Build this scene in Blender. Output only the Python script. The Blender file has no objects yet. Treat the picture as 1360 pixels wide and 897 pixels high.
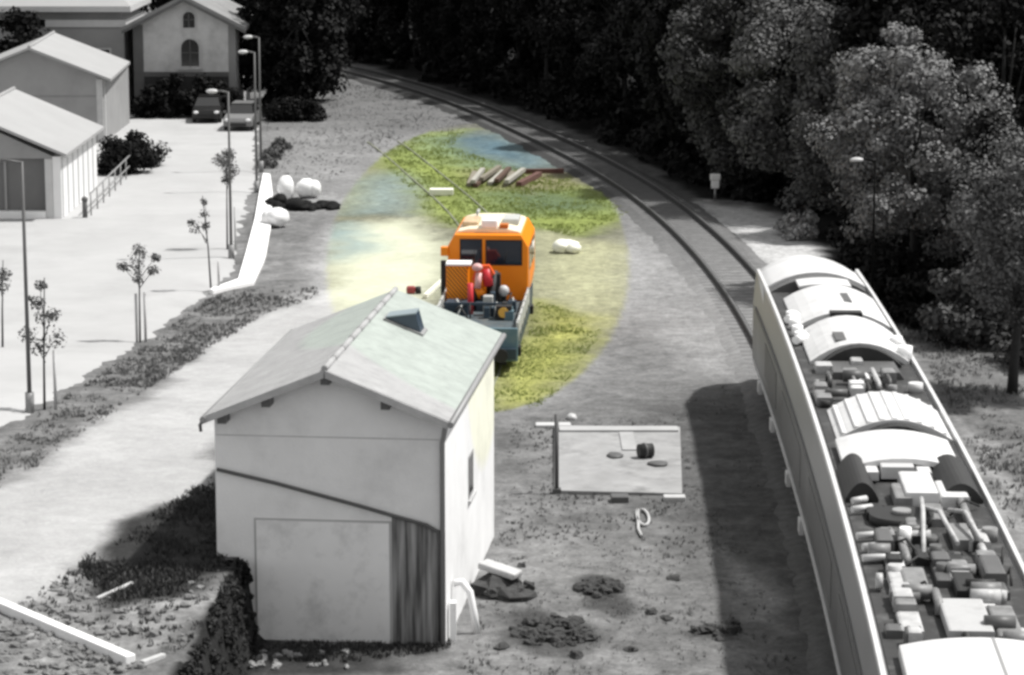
import bpy, bmesh, math, random
import numpy as np
from mathutils import Vector, Matrix

C = bpy.context.scene.collection
SC = bpy.context.scene
R = math.radians

# ------------------------------------------------------------------ camera, sky, sun, exposure
cam = bpy.data.cameras.new("camera")
cam.sensor_width = 36.0
cam.lens = 36.0 * 3620.0 / 1360.0
cam.clip_end = 3000.0
cam.clip_start = 0.5
camo = bpy.data.objects.new("camera", cam)
C.objects.link(camo)
camo.location = (0, 0, 15.0)
camo.rotation_euler = (R(90 - 10.539), 0, 0)
SC.camera = camo

SUN = Vector((0.54, 0.12, 1.0)).normalized()
EL = math.asin(SUN.z)
AZ = math.atan2(SUN.x, SUN.y)
world = bpy.data.worlds.new("World")
SC.world = world
world.use_nodes = True
wn = world.node_tree.nodes
wl = world.node_tree.links
wn.clear()
sky = wn.new("ShaderNodeTexSky")
sky.sky_type = 'NISHITA'
sky.sun_disc = False
sky.sun_elevation = EL
sky.sun_rotation = AZ
bw = wn.new("ShaderNodeHueSaturation")      # the photograph is black and white: a grey sky
bw.inputs['Saturation'].default_value = 0.0
bg = wn.new("ShaderNodeBackground")
bg.inputs['Strength'].default_value = 0.13
wo = wn.new("ShaderNodeOutputWorld")
wl.new(sky.outputs[0], bw.inputs['Color'])
wl.new(bw.outputs[0], bg.inputs['Color'])
wl.new(bg.outputs[0], wo.inputs['Surface'])

sl = bpy.data.lights.new("sun", 'SUN')
sl.energy = 4.3
sl.angle = R(2.0)
sl.color = (1.0, 0.985, 0.96)
so = bpy.data.objects.new("sun", sl)
C.objects.link(so)
so.rotation_euler = (-SUN).to_track_quat('-Z', 'Y').to_euler()

SC.view_settings.view_transform = 'Standard'
SC.view_settings.look = 'None'
SC.view_settings.exposure = 0.35
SC.view_settings.gamma = 1.0
SC.view_settings.use_curve_mapping = False
SC.cycles.filter_width = 3.0                 # soft long-lens picture
SC.cycles.max_bounces = 6
SC.cycles.use_denoising = True

rng = random.Random(7)
nrg = np.random.default_rng(7)

# ------------------------------------------------------------------ helpers
def tag(o, label=None, cat=None, group=None, kind=None):
    if label: o['label'] = label
    if cat: o['category'] = cat
    if group: o['group'] = group
    if kind: o['kind'] = kind
    return o

def thing(name, label, cat, loc=(0, 0, 0), rz=0.0, group=None):
    o = bpy.data.objects.new(name, None)
    o.empty_display_size = 0.2
    C.objects.link(o)
    o.location = loc
    o.rotation_euler = (0, 0, rz)
    return tag(o, label, cat, group)

def copy_tree(o, parent=None):
    c = o.copy()
    C.objects.link(c)
    c.parent = parent
    for ch in list(o.children):
        copy_tree(ch, c)
    return c

class MB:
    """collects simple shapes, builds ONE mesh object"""
    def __init__(s):
        s.v = []; s.f = []; s.sm = []
    def add(s, vs, fs, smooth=False):
        b = len(s.v)
        s.v += [tuple(v) for v in vs]
        s.f += [tuple(i + b for i in f) for f in fs]
        s.sm += [smooth] * len(fs)
        return s
    def box(s, x0, x1, y0, y1, z0, z1, M=None):
        vs = [Vector(p) for p in ((x0,y0,z0),(x1,y0,z0),(x1,y1,z0),(x0,y1,z0),(x0,y0,z1),(x1,y0,z1),(x1,y1,z1),(x0,y1,z1))]
        if M is not None: vs = [M @ v for v in vs]
        return s.add(vs, [(0,3,2,1),(4,5,6,7),(0,1,5,4),(1,2,6,5),(2,3,7,6),(3,0,4,7)])
    def prism(s, prof, a0, a1, axis='y', M=None, smooth=False):
        """profile of (u,w) points swept along an axis; counter-clockwise"""
        n = len(prof)
        vs = []
        for a in (a0, a1):
            for (u, w) in prof:
                p = {'y': (u, a, w), 'x': (a, u, w), 'z': (u, w, a)}[axis]
                v = Vector(p)
                vs.append(M @ v if M is not None else v)
        fs = [tuple(range(n)), tuple(range(2 * n - 1, n - 1, -1))]
        fs += [(i, i + n, (i + 1) % n + n, (i + 1) % n) for i in range(n)]
        s.add(vs, fs[:2], False)
        b = len(s.v) - 2 * n
        s.f += [tuple(i + b for i in f) for f in fs[2:]]
        s.sm += [smooth] * n
        return s
    def tube(s, pts, r, n=8, caps=True, r1=None):
        pts = [Vector(p) for p in pts]
        m = len(pts)
        vs = []
        for i, p in enumerate(pts):
            d = (pts[min(i + 1, m - 1)] - pts[max(i - 1, 0)]).normalized()
            a = d.cross(Vector((0, 0, 1)))
            if a.length < 1e-3: a = d.cross(Vector((0, 1, 0)))
            a.normalize(); b = d.cross(a)
            rr = r if r1 is None else r + (r1 - r) * i / max(1, m - 1)
            for k in range(n):
                t = 2 * math.pi * k / n
                vs.append(p + a * (rr * math.cos(t)) + b * (rr * math.sin(t)))
        fs = []
        for i in range(m - 1):
            for k in range(n):
                k2 = (k + 1) % n
                fs.append((i*n + k, i*n + k2, (i+1)*n + k2, (i+1)*n + k))
        s.add(vs, fs, True)
        if caps:
            b = len(s.v) - m * n
            s.f.append(tuple(b + k for k in range(n - 1, -1, -1))); s.sm.append(False)
            s.f.append(tuple(b + (m - 1) * n + k for k in range(n))); s.sm.append(False)
        return s
    def ball(s, c, rx, ry=None, rz=None, seg=12, rings=8, jit=0.0, rnd=None, sm=True):
        ry = ry or rx; rz = rz or rx
        rnd = rnd or rng
        c = Vector(c)
        vs = [c + Vector((0, 0, rz))]
        for i in range(1, rings):
            ph = math.pi * i / rings
            for k in range(seg):
                t = 2 * math.pi * k / seg
                q = 1 + rnd.uniform(-jit, jit)
                vs.append(c + Vector((rx*q*math.sin(ph)*math.cos(t), ry*q*math.sin(ph)*math.sin(t), rz*q*math.cos(ph))))
        vs.append(c - Vector((0, 0, rz)))
        fs = [(0, 1 + k, 1 + (k + 1) % seg) for k in range(seg)]
        for i in range(rings - 2):
            a = 1 + i * seg
            for k in range(seg):
                k2 = (k + 1) % seg
                fs.append((a + k, a + seg + k, a + seg + k2, a + k2))
        a = 1 + (rings - 2) * seg
        fs += [(a + k, len(vs) - 1, a + (k + 1) % seg) for k in range(seg)]
        return s.add(vs, fs, sm)
    def build(s, name, mat, parent=None, bevel=0.0):
        me = bpy.data.meshes.new(name)
        me.from_pydata(s.v, [], s.f)
        me.polygons.foreach_set("use_smooth", s.sm)
        me.materials.append(mat)
        bm = bmesh.new(); bm.from_mesh(me)
        bmesh.ops.recalc_face_normals(bm, faces=bm.faces)
        bm.to_mesh(me); bm.free()
        o = bpy.data.objects.new(name, me)
        C.objects.link(o)
        o.parent = parent
        if bevel:
            b = o.modifiers.new("bevel", 'BEVEL'); b.width = bevel; b.segments = 2; b.limit_method = 'ANGLE'
        return o

# ------------------------------------------------------------------ materials
def mat(name, col, rough=0.7, var=0.15, scale=3.0, bump=0.0, metal=0.0, bscale=None, stain=None, spec=0.4):
    """base colour broken up by two sizes of noise; stain = (colour, amount, scale)"""
    if not hasattr(col, '__len__'): col = (col, col, col)
    m = bpy.data.materials.new(name); m.use_nodes = True
    nt = m.node_tree; N = nt.nodes; L = nt.links
    b = N['Principled BSDF']
    b.inputs['Roughness'].default_value = rough
    b.inputs['Metallic'].default_value = metal
    b.inputs['Specular IOR Level'].default_value = spec
    tc = N.new('ShaderNodeTexCoord')
    n1 = N.new('ShaderNodeTexNoise'); n1.inputs['Scale'].default_value = scale; n1.inputs['Detail'].default_value = 6; n1.inputs['Roughness'].default_value = 0.65
    L.new(tc.outputs['Object'], n1.inputs['Vector'])
    r = N.new('ShaderNodeMapRange'); r.inputs[1].default_value = 0.25; r.inputs[2].default_value = 0.75
    r.inputs[3].default_value = 1 - var; r.inputs[4].default_value = 1 + var
    L.new(n1.outputs['Fac'], r.inputs[0])
    mx = N.new('ShaderNodeVectorMath'); mx.operation = 'SCALE'
    mx.inputs[0].default_value = col
    L.new(r.outputs[0], mx.inputs['Scale'])
    out = mx.outputs[0]
    if stain:
        sc_, am, ss_ = stain
        if not hasattr(sc_, '__len__'): sc_ = (sc_,) * 3
        n2 = N.new('ShaderNodeTexNoise'); n2.inputs['Scale'].default_value = ss_; n2.inputs['Detail'].default_value = 8; n2.inputs['Roughness'].default_value = 0.7
        L.new(tc.outputs['Object'], n2.inputs['Vector'])
        r2 = N.new('ShaderNodeMapRange'); r2.inputs[1].default_value = 0.5; r2.inputs[2].default_value = 0.72; r2.inputs[4].default_value = am
        L.new(n2.outputs['Fac'], r2.inputs[0])
        m2 = N.new('ShaderNodeMix'); m2.data_type = 'RGBA'
        L.new(r2.outputs[0], m2.inputs['Factor']); L.new(out, m2.inputs['A'])
        m2.inputs['B'].default_value = (*sc_, 1)
        out = m2.outputs['Result']
    L.new(out, b.inputs['Base Color'])
    if bump:
        n3 = N.new('ShaderNodeTexNoise'); n3.inputs['Scale'].default_value = bscale or scale * 8; n3.inputs['Detail'].default_value = 4
        L.new(tc.outputs['Object'], n3.inputs['Vector'])
        bp = N.new('ShaderNodeBump'); bp.inputs['Strength'].default_value = bump; bp.inputs['Distance'].default_value = 0.03
        L.new(n3.outputs['Fac'], bp.inputs['Height']); L.new(bp.outputs[0], b.inputs['Normal'])
    m['col_out'] = 0
    return m

def leaf_mat(name, lo, hi):
    """every leaf clump its own tone"""
    if not hasattr(lo, '__len__'): lo = (lo,) * 3; hi = (hi,) * 3
    m = bpy.data.materials.new(name); m.use_nodes = True
    nt = m.node_tree; N = nt.nodes; L = nt.links
    b = N['Principled BSDF']; b.inputs['Roughness'].default_value = 0.6
    b.inputs['Specular IOR Level'].default_value = 0.08
    g = N.new('ShaderNodeNewGeometry')
    mx = N.new('ShaderNodeMix'); mx.data_type = 'RGBA'
    mx.inputs['A'].default_value = (*lo, 1); mx.inputs['B'].default_value = (*hi, 1)
    L.new(g.outputs['Random Per Island'], mx.inputs['Factor'])
    L.new(mx.outputs['Result'], b.inputs['Base Color'])
    return m

M_white = mat('white_paint', 0.8, 0.6, 0.05, 1.5, stain=(0.5, 0.3, 2.0))
M_white2 = mat('white_metal', 0.5, 0.45, 0.06, 2.0, stain=(0.4, 0.4, 1.5))
M_conc = mat('concrete', 0.45, 0.9, 0.15, 2.0, 0.3, stain=(0.25, 0.4, 1.2))
M_grey = mat('grey_metal', 0.25, 0.45, 0.12, 2.0, stain=(0.15, 0.4, 2.0))
M_dkgrey = mat('dark_grey_metal', 0.09, 0.5, 0.15, 2.0)
M_black = mat('black_metal', 0.018, 0.65, 0.2, 2.0)
M_rub = mat('black_rubber', 0.02, 0.8, 0.1, 2.0)
M_glass = mat('dark_glass', 0.02, 0.08, 0.1, 1.0, spec=0.8)
M_rail = mat('rail_steel', 0.03, 0.7, 0.2, 3.0)
M_railtop = mat('rail_shine', 0.2, 0.4, 0.1, 3.0, metal=0.5)
M_bark = mat('bark', 0.025, 0.9, 0.3, 6.0, 0.5)
M_orange = mat('orange_paint', (0.86, 0.25, 0.003), 0.45, 0.06, 2.0, stain=((0.5, 0.13, 0.01), 0.35, 2.0))
M_cream = mat('cream_paint', (0.74, 0.66, 0.5), 0.55, 0.06, 2.0, stain=((0.5, 0.4, 0.25), 0.45, 2.5))
M_red = mat('red_paint', (0.55, 0.03, 0.04), 0.45, 0.1, 3.0)
M_redor = mat('red_orange_paint', (0.75, 0.1, 0.02), 0.45, 0.1, 3.0)
M_bluegrey = mat('blue_grey_paint', (0.1, 0.17, 0.2), 0.55, 0.12, 3.0, stain=((0.2, 0.22, 0.2), 0.4, 3.0))
M_dkblue = mat('dark_blue_metal', (0.03, 0.05, 0.07), 0.5, 0.2, 3.0)
M_bluglass = mat('cab_glass', (0.012, 0.018, 0.03), 0.06, 0.1, 1.0, spec=0.8)
M_silver = mat('silver_metal', (0.45, 0.46, 0.44), 0.4, 0.12, 3.0, stain=((0.25, 0.22, 0.18), 0.4, 3.0))
M_lens = mat('lamp_lens', (0.75, 0.42, 0.08), 0.2, 0.1, 3.0)
M_bag = mat('pale_plastic', 0.78, 0.5, 0.06, 4.0, 0.3)
M_bagy = mat('pale_sack', (0.78, 0.78, 0.68), 0.6, 0.06, 4.0, 0.3)

# ------------------------------------------------------------------ terrain
def ss(a):
    a = np.clip(a, 0, 1); return a * a * (3 - 2 * a)
def T(x, y):
    """height of the ground: the road and the bank lie higher than the yard, beside the hut"""
    x = np.asarray(x, float); y = np.asarray(y, float)
    zl = 1.6 * (1 - ss((y - 50) / 38))
    xw = -5.06 - (49.25 - np.minimum(y, 49.25)) * 0.045
    near = 1 - ss((x - xw) / 0.32)
    mid = 1 - ss((x + 4.6) / 2.2)
    far = 1 - ss((x + 7.0) / 5.0)
    k1 = ss((y - 49.7) / 1.0); k2 = ss((y - 56.5) / 6)
    return zl * (near * (1 - k1) + (mid * (1 - k2) + far * k2) * k1)
def Tz(x, y): return float(T(x, y))

G = {
 'carpark_edge': [(-11.59, 60.21), (-11.45, 65.4), (-11.08, 71.51), (-10.71, 77.4), (-10.29, 83.3), (-9.81, 88.47)],
 'road': [(-11.76, 55.98), (-10.6, 54.86), (-10.1, 59.43), (-9.7, 64.77), (-9.1, 71.82), (-8.6, 78.5), (-7.65, 85.29), (-6.19, 88.32), (-5.22, 93.3), (-4.4, 98.5), (-3.19, 94.98), (-2.84, 84.31), (-4.35, 77.31), (-5.51, 69.76), (-6.47, 58.56), (-6.32, 56.36), (-7.02, 53.66), (-7.72, 51.11), (-8.31, 48.49), (-8.78, 46.5), (-9.48, 44.66)],
 'sand': [(-6.6, 98.5), (-6.11, 104.29), (-4.0, 106.37), (-2.2, 98.5), (-2.05, 91.69), (-2.95, 87.82), (-5.43, 84.14), (-6.05, 87.1)],
 'verge': [(-11.83, 56.36), (-11.59, 60.21), (-11.45, 65.4), (-11.08, 71.51), (-10.71, 77.4), (-10.29, 83.3), (-9.81, 88.47), (-8.76, 89.37), (-6.44, 90.13), (-6.39, 87.68), (-7.81, 84.35), (-8.6, 78.5), (-9.14, 72.12), (-9.74, 65.04), (-10.13, 59.62), (-10.62, 54.99)],
 'bank_dark': [(-6.34, 56.61), (-6.99, 53.43), (-7.67, 50.77), (-8.07, 48.75), (-7.05, 46.5), (-6.05, 46.99), (-5.33, 49.11), (-4.98, 49.88), (-5.56, 55.98)],
 'bank_mid': [(-8.07, 48.75), (-8.65, 46.5), (-8.79, 45.11), (-6.2, 42.27), (-5.52, 43.59), (-5.46, 45.31), (-5.27, 49.15), (-6.05, 46.99), (-7.05, 46.5)],
 'scree': [(-10.04, 47.48), (-8.94, 45.94), (-7.96, 44.75), (-6.27, 42.75), (-5.96, 41.37), (-8.66, 40.62)],
 'front_strip': [(-4.87, 49.22), (-1.28, 49.5), (-1.12, 48.92), (-2.76, 48.08), (-4.7, 48.08), (-5.39, 44.58), (-5.51, 43.48), (-5.22, 47.9)],
 'shoulder': [(-11.45, 172.89), (-7.63, 172.89), (-2.6, 156.46), (0.81, 146.32), (4.41, 132.67), (6.6, 118.63), (7.59, 111.24), (8.47, 99.42), (9.28, 87.15), (8.55, 87.15), (7.0, 100.36), (5.79, 115.56), (3.55, 127.94), (0.78, 141.35), (-3.39, 153.37), (-8.2, 165.02)],
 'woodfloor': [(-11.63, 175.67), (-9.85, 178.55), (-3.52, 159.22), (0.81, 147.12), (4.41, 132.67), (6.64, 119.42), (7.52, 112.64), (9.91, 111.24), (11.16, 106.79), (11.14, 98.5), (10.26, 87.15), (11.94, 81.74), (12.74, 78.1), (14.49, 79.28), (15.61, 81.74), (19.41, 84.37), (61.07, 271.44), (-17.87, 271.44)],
 'platform': [(7.18, 111.24), (9.77, 109.64), (11.11, 104.29), (10.85, 95.83), (9.29, 94.98), (8.57, 95.83), (7.92, 101.31)],
 'rightgrass': [(11.13, 84.37), (12.17, 81.74), (13.7, 79.88), (16.29, 80.49), (10.72, 52.05), (11.2, 63.74), (11.91, 76.95)],
 'rightpath': [(11.44, 68.82), (11.61, 66.19), (11.39, 55.46), (10.52, 51.0), (10.85, 58.65), (11.02, 63.74)],
 'yard_light': [(4.65, 104.29), (6.05, 98.5), (6.84, 87.15), (7.13, 79.28), (6.59, 70.69), (5.74, 72.67), (4.3, 80.49), (3.91, 87.15), (2.87, 93.3)],
 'yard_grey': [(-0.44, 78.1), (3.79, 84.37), (6.24, 79.28), (6.25, 72.67), (4.45, 71.67), (1.56, 68.82), (-0.39, 68.82)],
 'oil': [(4.86, 68.82), (6.76, 72.67), (7.2, 68.82), (6.11, 47.18), (5.17, 47.31), (5.31, 51.52), (4.48, 56.07), (3.84, 58.65), (4.16, 65.35)],
 'yard_light2': [(4.04, 56.7), (4.96, 54.28), (5.5, 50.49), (4.5, 49.02), (2.84, 49.5), (2.3, 53.71)],
 'slope_far': [(-13.09, 143.23), (-11.1, 167.56), (-7.08, 160.16), (-3.26, 147.12), (-1.55, 139.53), (-5.28, 136.01), (-7.88, 118.1), (-10.74, 120.76)],
 'farpale': [(-12.21, 137.75), (-9.79, 141.35), (-4.47, 134.32), (-5.37, 120.76), (-6.65, 108.53), (-8.89, 106.37), (-10.84, 118.1)],
 'dirt1': [(0.22, 51.26), (1.17, 51.0), (1.85, 49.75), (1.53, 48.31), (0.7, 48.55), (0.0, 49.99)],
 'dirt2': [(1.23, 53.71), (1.85, 53.99), (2.33, 52.59), (1.78, 51.79), (1.27, 52.32)],
 'dirt3': [(3.33, 50.49), (4.33, 50.39), (4.54, 49.5), (3.55, 49.5)],
 'slab': [(1.08, 68.01), (4.28, 67.83), (3.9, 60.73), (0.97, 61.02)],
 'green_top': [(-6.21, 127.94), (-4.55, 136.7), (-2.31, 138.81), (-2.91, 131.06), (-1.4, 126.44), (4.7, 112.64), (4.64, 107.44), (2.26, 101.31), (0.58, 104.29), (-2.33, 104.29), (-3.44, 107.44), (-4.34, 115.56), (-5.35, 120.22)],
 'blue_patch': [(-3.35, 134.32), (-1.52, 136.7), (0.74, 134.32), (2.08, 124.97), (0.68, 122.13), (-1.39, 124.97), (-3.23, 129.48)],
 'teal_patch': [(-1.27, 114.33), (1.29, 115.56), (3.76, 112.64), (3.63, 108.53), (0.6, 107.44), (-0.92, 109.64)],
 'pinkish': [(-1.88, 122.97), (0.34, 122.13), (2.7, 121.31), (2.57, 115.56), (0.63, 113.6), (-1.29, 115.56)],
 'bluegrey': [(-6.98, 104.29), (-5.42, 102.29), (-4.95, 98.5), (-6.16, 95.83)],
 'yellow_r': [(0.78, 87.15), (2.37, 84.37), (2.76, 81.74), (1.68, 74.75), (0.8, 70.69), (-0.49, 69.93), (-0.54, 76.95), (0.45, 80.49)],
 'pale_r': [(1.0, 102.29), (4.4, 98.5), (3.86, 87.15), (2.53, 81.74), (0.78, 87.15)],
 'meadow': [(4.08, 93.8), (3.87, 89.81), (3.59, 86.2), (3.27, 82.97), (2.9, 80.12), (2.49, 77.65), (2.06, 75.53), (1.6, 73.76), (1.12, 72.34), (0.63, 71.24), (0.13, 70.46), (-0.38, 69.99), (-0.9, 69.84), (-1.42, 69.99), (-1.94, 70.46), (-2.46, 71.14), (-2.97, 72.05), (-3.46, 73.17), (-3.95, 74.72), (-4.43, 76.77), (-4.9, 79.43), (-5.36, 82.59), (-5.78, 86.09), (-6.16, 89.81), (-6.47, 93.8), (-6.71, 98.15), (-6.87, 102.82), (-6.94, 107.76), (-6.9, 112.88), (-6.73, 118.07), (-6.42, 123.19), (-5.96, 128.04), (-5.36, 132.43), (-4.62, 136.15), (-3.75, 138.98), (-2.8, 140.75), (-1.78, 141.35), (-0.75, 140.75), (0.25, 138.98), (1.19, 136.15), (2.02, 132.43), (2.73, 128.04), (3.31, 123.19), (3.74, 118.07), (4.04, 112.88), (4.21, 107.76), (4.26, 102.82), (4.22, 98.15)],

}
def pip(poly, X, Y):
    """signed distance to a polygon, negative inside (numpy)"""
    p = np.array(poly); q = np.roll(p, -1, 0)
    inside = np.zeros(X.shape, bool)
    d2 = np.full(X.shape, 1e9)
    for (x0, y0), (x1, y1) in zip(p, q):
        c = (y0 > Y) != (y1 > Y)
        with np.errstate(divide='ignore', invalid='ignore'):
            xi = (x1 - x0) * (Y - y0) / (y1 - y0 + 1e-12) + x0
        inside ^= c & (X < xi)
        ex, ey = x1 - x0, y1 - y0
        t = np.clip(((X - x0) * ex + (Y - y0) * ey) / (ex * ex + ey * ey + 1e-12), 0, 1)
        d2 = np.minimum(d2, (X - x0 - t * ex) ** 2 + (Y - y0 - t * ey) ** 2)
    d = np.sqrt(d2)
    return np.where(inside, -d, d)

def vnoise(X, Y, s, seed=0):
    """smooth value noise, -1..1"""
    r = np.random.default_rng(seed); tab = r.uniform(-1, 1, (256, 256))
    x = X / s + 1000; y = Y / s + 1000
    xi = np.floor(x).astype(int); yi = np.floor(y).astype(int)
    fx = x - xi; fy = y - yi
    fx = fx * fx * (3 - 2 * fx); fy = fy * fy * (3 - 2 * fy)
    a = tab[xi % 256, yi % 256]; b = tab[(xi + 1) % 256, yi % 256]
    c = tab[xi % 256, (yi + 1) % 256]; d = tab[(xi + 1) % 256, (yi + 1) % 256]
    return (a * (1 - fx) + b * fx) * (1 - fy) + (c * (1 - fx) + d * fx) * fy
def fbm(X, Y, s, seed=0):
    return vnoise(X, Y, s, seed) * .5 + vnoise(X, Y, s / 2.1, seed + 1) * .3 + vnoise(X, Y, s / 4.3, seed + 2) * .2

# track centre line of the main track (x at a given y) and of the siding
TRK = [(18,5.0),(28,5.9),(37,6.55),(45,7.0),(52,7.33),(60,7.62),(68,7.82),(75,7.98),(82,7.95),(90,7.68),(98,7.2),(106,6.5),(113.5,5.45),(121,4.35),(135,1.2),(150.7,-2.46),(162.4,-6.28),(172,-10.0),(182,-14.6),(195,-21.5),(215,-33)]
_ty = np.array([a for a, b in TRK]); _tx = np.array([b for a, b in TRK])
def smooth_curve(ys, xs, n=500):
    yy = np.linspace(ys[0], ys[-1], n); xx = np.interp(yy, ys, xs)
    k = np.ones(41) / 41
    for _ in range(2):
        xx = np.concatenate([xx[:20] , np.convolve(xx, k, 'valid'), xx[-20:]])
    return yy, xx
_cy, _cx = smooth_curve(_ty, _tx)
def trk(y): return float(np.interp(y, _cy, _cx))
def trk_dir(y):
    d = Vector((trk(y + 1) - trk(y - 1), 2, 0)); return d.normalized()
SID = [(70,-1.55),(75,-1.12),(81,-0.72),(88,-0.45),(95,-0.55),(102,-0.95),(108.5,-1.75),(120,-3.9),(131,-5.8),(142,-8.4),(150,-10.6)]
_sy, _sx = smooth_curve(np.array([a for a, b in SID]), np.array([b for a, b in SID]), 300)

# ---- the ground: one sheet, finer where the picture looks
xs = np.concatenate([[-700, -300, -150, -80, -50, -36], np.arange(-28, 19.01, 0.16), [24, 34, 50, 80, 150, 300, 700]])
ys = [33.0]
while ys[-1] < 185: ys.append(ys[-1] + 0.10 * (ys[-1] / 45) ** 1.5)
ys = np.array([-60, -20, 10, 25] + ys + [190, 200, 220, 260, 340, 500, 900])
GX, GY = np.meshgrid(xs, ys)
GZ = T(GX, GY)
inner = (GX > -28) & (GX < 19) & (GY > 33) & (GY < 185)
GZ = GZ + np.where(inner, fbm(GX, GY, 1.6, 40) * 0.05 + fbm(GX, GY, 0.6, 44) * 0.03, 0)
wx = GX + fbm(GX, GY, 2.2, 11) * 0.7
wy = GY + fbm(GX, GY, 3.0, 21) * 1.6
col = np.zeros(GX.shape + (3,))
base = 0.14 + 0.06 * fbm(GX, GY, 3.0, 3) + 0.06 * fbm(GX, GY, .7, 5)
col[:] = base[..., None] * np.array([1.03, 1.03, .74])
def paint(name, rgb, soft=0.5, strength=1.0, var=0.0, vs=0.8):
    global col
    if not hasattr(rgb, '__len__'): rgb = (rgb,) * 3
    sd = pip(G[name], wx, wy)
    m = ss(0.5 - sd / (2 * soft)) * strength
    c = np.array(rgb)[None, None, :] * (1 + var * fbm(GX, GY, vs, hash(name) % 97 if False else len(name) * 7))[..., None]
    col = col * (1 - m[..., None]) + c * m[..., None]
paint('slope_far', (0.13, 0.13, 0.12), 2.0, 1, .3, 2.0)
paint('farpale', (0.21, 0.22, 0.13), 2.5, .8, .35, 2.5)
paint('yard_grey', (0.155, 0.155, 0.12), 1.2, .9, .3)
paint('yard_light', (0.24, 0.24, 0.19), 1.2, .9, .25)
paint('yard_light2', 0.14, .8, .8, .3)
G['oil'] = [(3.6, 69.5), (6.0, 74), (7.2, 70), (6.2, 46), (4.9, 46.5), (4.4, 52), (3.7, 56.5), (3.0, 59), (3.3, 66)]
paint('oil', 0.085, 1.6, .95, .5)  # oily ground plus painted shade that blends out the rail vehicle's shadow edge
G['light_earth'] = [(4.5, 55.6), (5.1, 54.6), (5.55, 51.5), (5.4, 49.8), (4.9, 50.5), (4.6, 53.0)]
paint('light_earth', 0.24, .5, .9, .3)  # paler earth painted only inside the rail vehicle's shadow, to lighten the shade
paint('rightgrass', 0.13, 1.0, 1, .4, 1.0)
paint('rightpath', 0.24, .3, 1, .15)
paint('platform', 0.42, .6, 1, .15)
paint('verge', 0.14, .25, 1, .5, .9)
paint('road', (0.37, 0.37, 0.31), .45, 1, .14, 2.0)
paint('sand', (0.50, 0.51, 0.39), 1.5, 1, .15, 2.0)
paint('green_top', (0.2, 0.24, 0.07), 1.2, 1, .35, 2.0)
paint('blue_patch', (0.085, 0.15, 0.19), 3.5, .9, .3, 1.5)
paint('teal_patch', (0.09, 0.13, 0.08), 1.8, .8, .3, 1.5)
paint('pinkish', (0.19, 0.17, 0.11), 1.2, .8, .4, 1.2)
paint('bluegrey', (0.17, 0.25, 0.27), 1.5, .8, .2, 1.5)
G['bluegrey2'] = [(-6.6, 118), (-5.2, 121), (-4.2, 114), (-4.6, 108), (-6.3, 108)]
paint('bluegrey2', (0.19, 0.25, 0.25), 2.0, .8, .2, 1.5)
paint('pale_r', (0.33, 0.33, 0.21), 1.5, .9, .25, 1.5)
paint('yellow_r', (0.27, 0.28, 0.08), 1.2, .9, .4, 1.5)
paint('bank_mid', 0.2, .3, 1, .5, .5)
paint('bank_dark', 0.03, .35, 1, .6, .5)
paint('scree', 0.17, .2, 1, .7, .35)
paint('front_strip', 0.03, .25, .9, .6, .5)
paint('dirt1', 0.035, .3, .8, .6, .4)
paint('dirt2', 0.035, .25, .8, .5, .4)
paint('dirt3', 0.04, .25, .8, .5, .4)
paint('shoulder', 0.07, .6, .9, .4, 1.2)
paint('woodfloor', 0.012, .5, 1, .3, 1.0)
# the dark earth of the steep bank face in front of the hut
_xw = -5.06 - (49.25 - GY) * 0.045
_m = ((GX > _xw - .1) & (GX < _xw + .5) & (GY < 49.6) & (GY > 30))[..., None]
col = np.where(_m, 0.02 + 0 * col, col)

grain = 1 - .7 * ss(.5 - np.minimum(pip(G['road'], wx, wy), pip(G['sand'], wx, wy)) / 1.0)
# inside the meadow the ground keeps its colour, everything else is grey as in the photograph
lum = col @ np.array([0.2126, 0.7152, 0.0722])
sdm = pip(G['meadow'], GX, GY)
mk = ss(0.5 - sdm / 0.2)
col = lum[..., None] * (1 - mk[..., None]) + col * mk[..., None]
col = np.clip(col, 0.008, 0.9)
ny, nx = GX.shape
verts = np.stack([GX, GY, GZ], -1).reshape(-1, 3)
idx = np.arange(nx * ny).reshape(ny, nx)
faces = np.stack([idx[:-1, :-1], idx[:-1, 1:], idx[1:, 1:], idx[1:, :-1]], -1).reshape(-1, 4)
me = bpy.data.meshes.new('ground')
me.vertices.add(len(verts)); me.vertices.foreach_set('co', verts.ravel())
me.loops.add(faces.size); me.loops.foreach_set('vertex_index', faces.ravel().astype(np.int32))
me.polygons.add(len(faces)); me.polygons.foreach_set('loop_start', np.arange(0, faces.size, 4, dtype=np.int32))
me.update(calc_edges=True); me.validate()
me.polygons.foreach_set('use_smooth', [True] * len(faces))
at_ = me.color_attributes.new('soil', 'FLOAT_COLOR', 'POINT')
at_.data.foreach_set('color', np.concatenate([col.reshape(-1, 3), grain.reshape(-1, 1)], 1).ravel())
m = bpy.data.materials.new('ground_soil'); m.use_nodes = True
N = m.node_tree.nodes; L = m.node_tree.links; b = N['Principled BSDF']
b.inputs['Roughness'].default_value = 0.95; b.inputs['Specular IOR Level'].default_value = 0.1
ca = N.new('ShaderNodeVertexColor'); ca.layer_name = 'soil'
tc = N.new('ShaderNodeTexCoord')
def noise_range(scale, lo, hi, det=5):
    n = N.new('ShaderNodeTexNoise'); n.inputs['Scale'].default_value = scale; n.inputs['Detail'].default_value = det; n.inputs['Roughness'].default_value = .7
    L.new(tc.outputs['Object'], n.inputs['Vector'])
    r = N.new('ShaderNodeMapRange'); r.inputs[1].default_value = .28; r.inputs[2].default_value = .72; r.inputs[3].default_value = lo; r.inputs[4].default_value = hi
    L.new(n.outputs['Fac'], r.inputs[0]); return n, r
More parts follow.
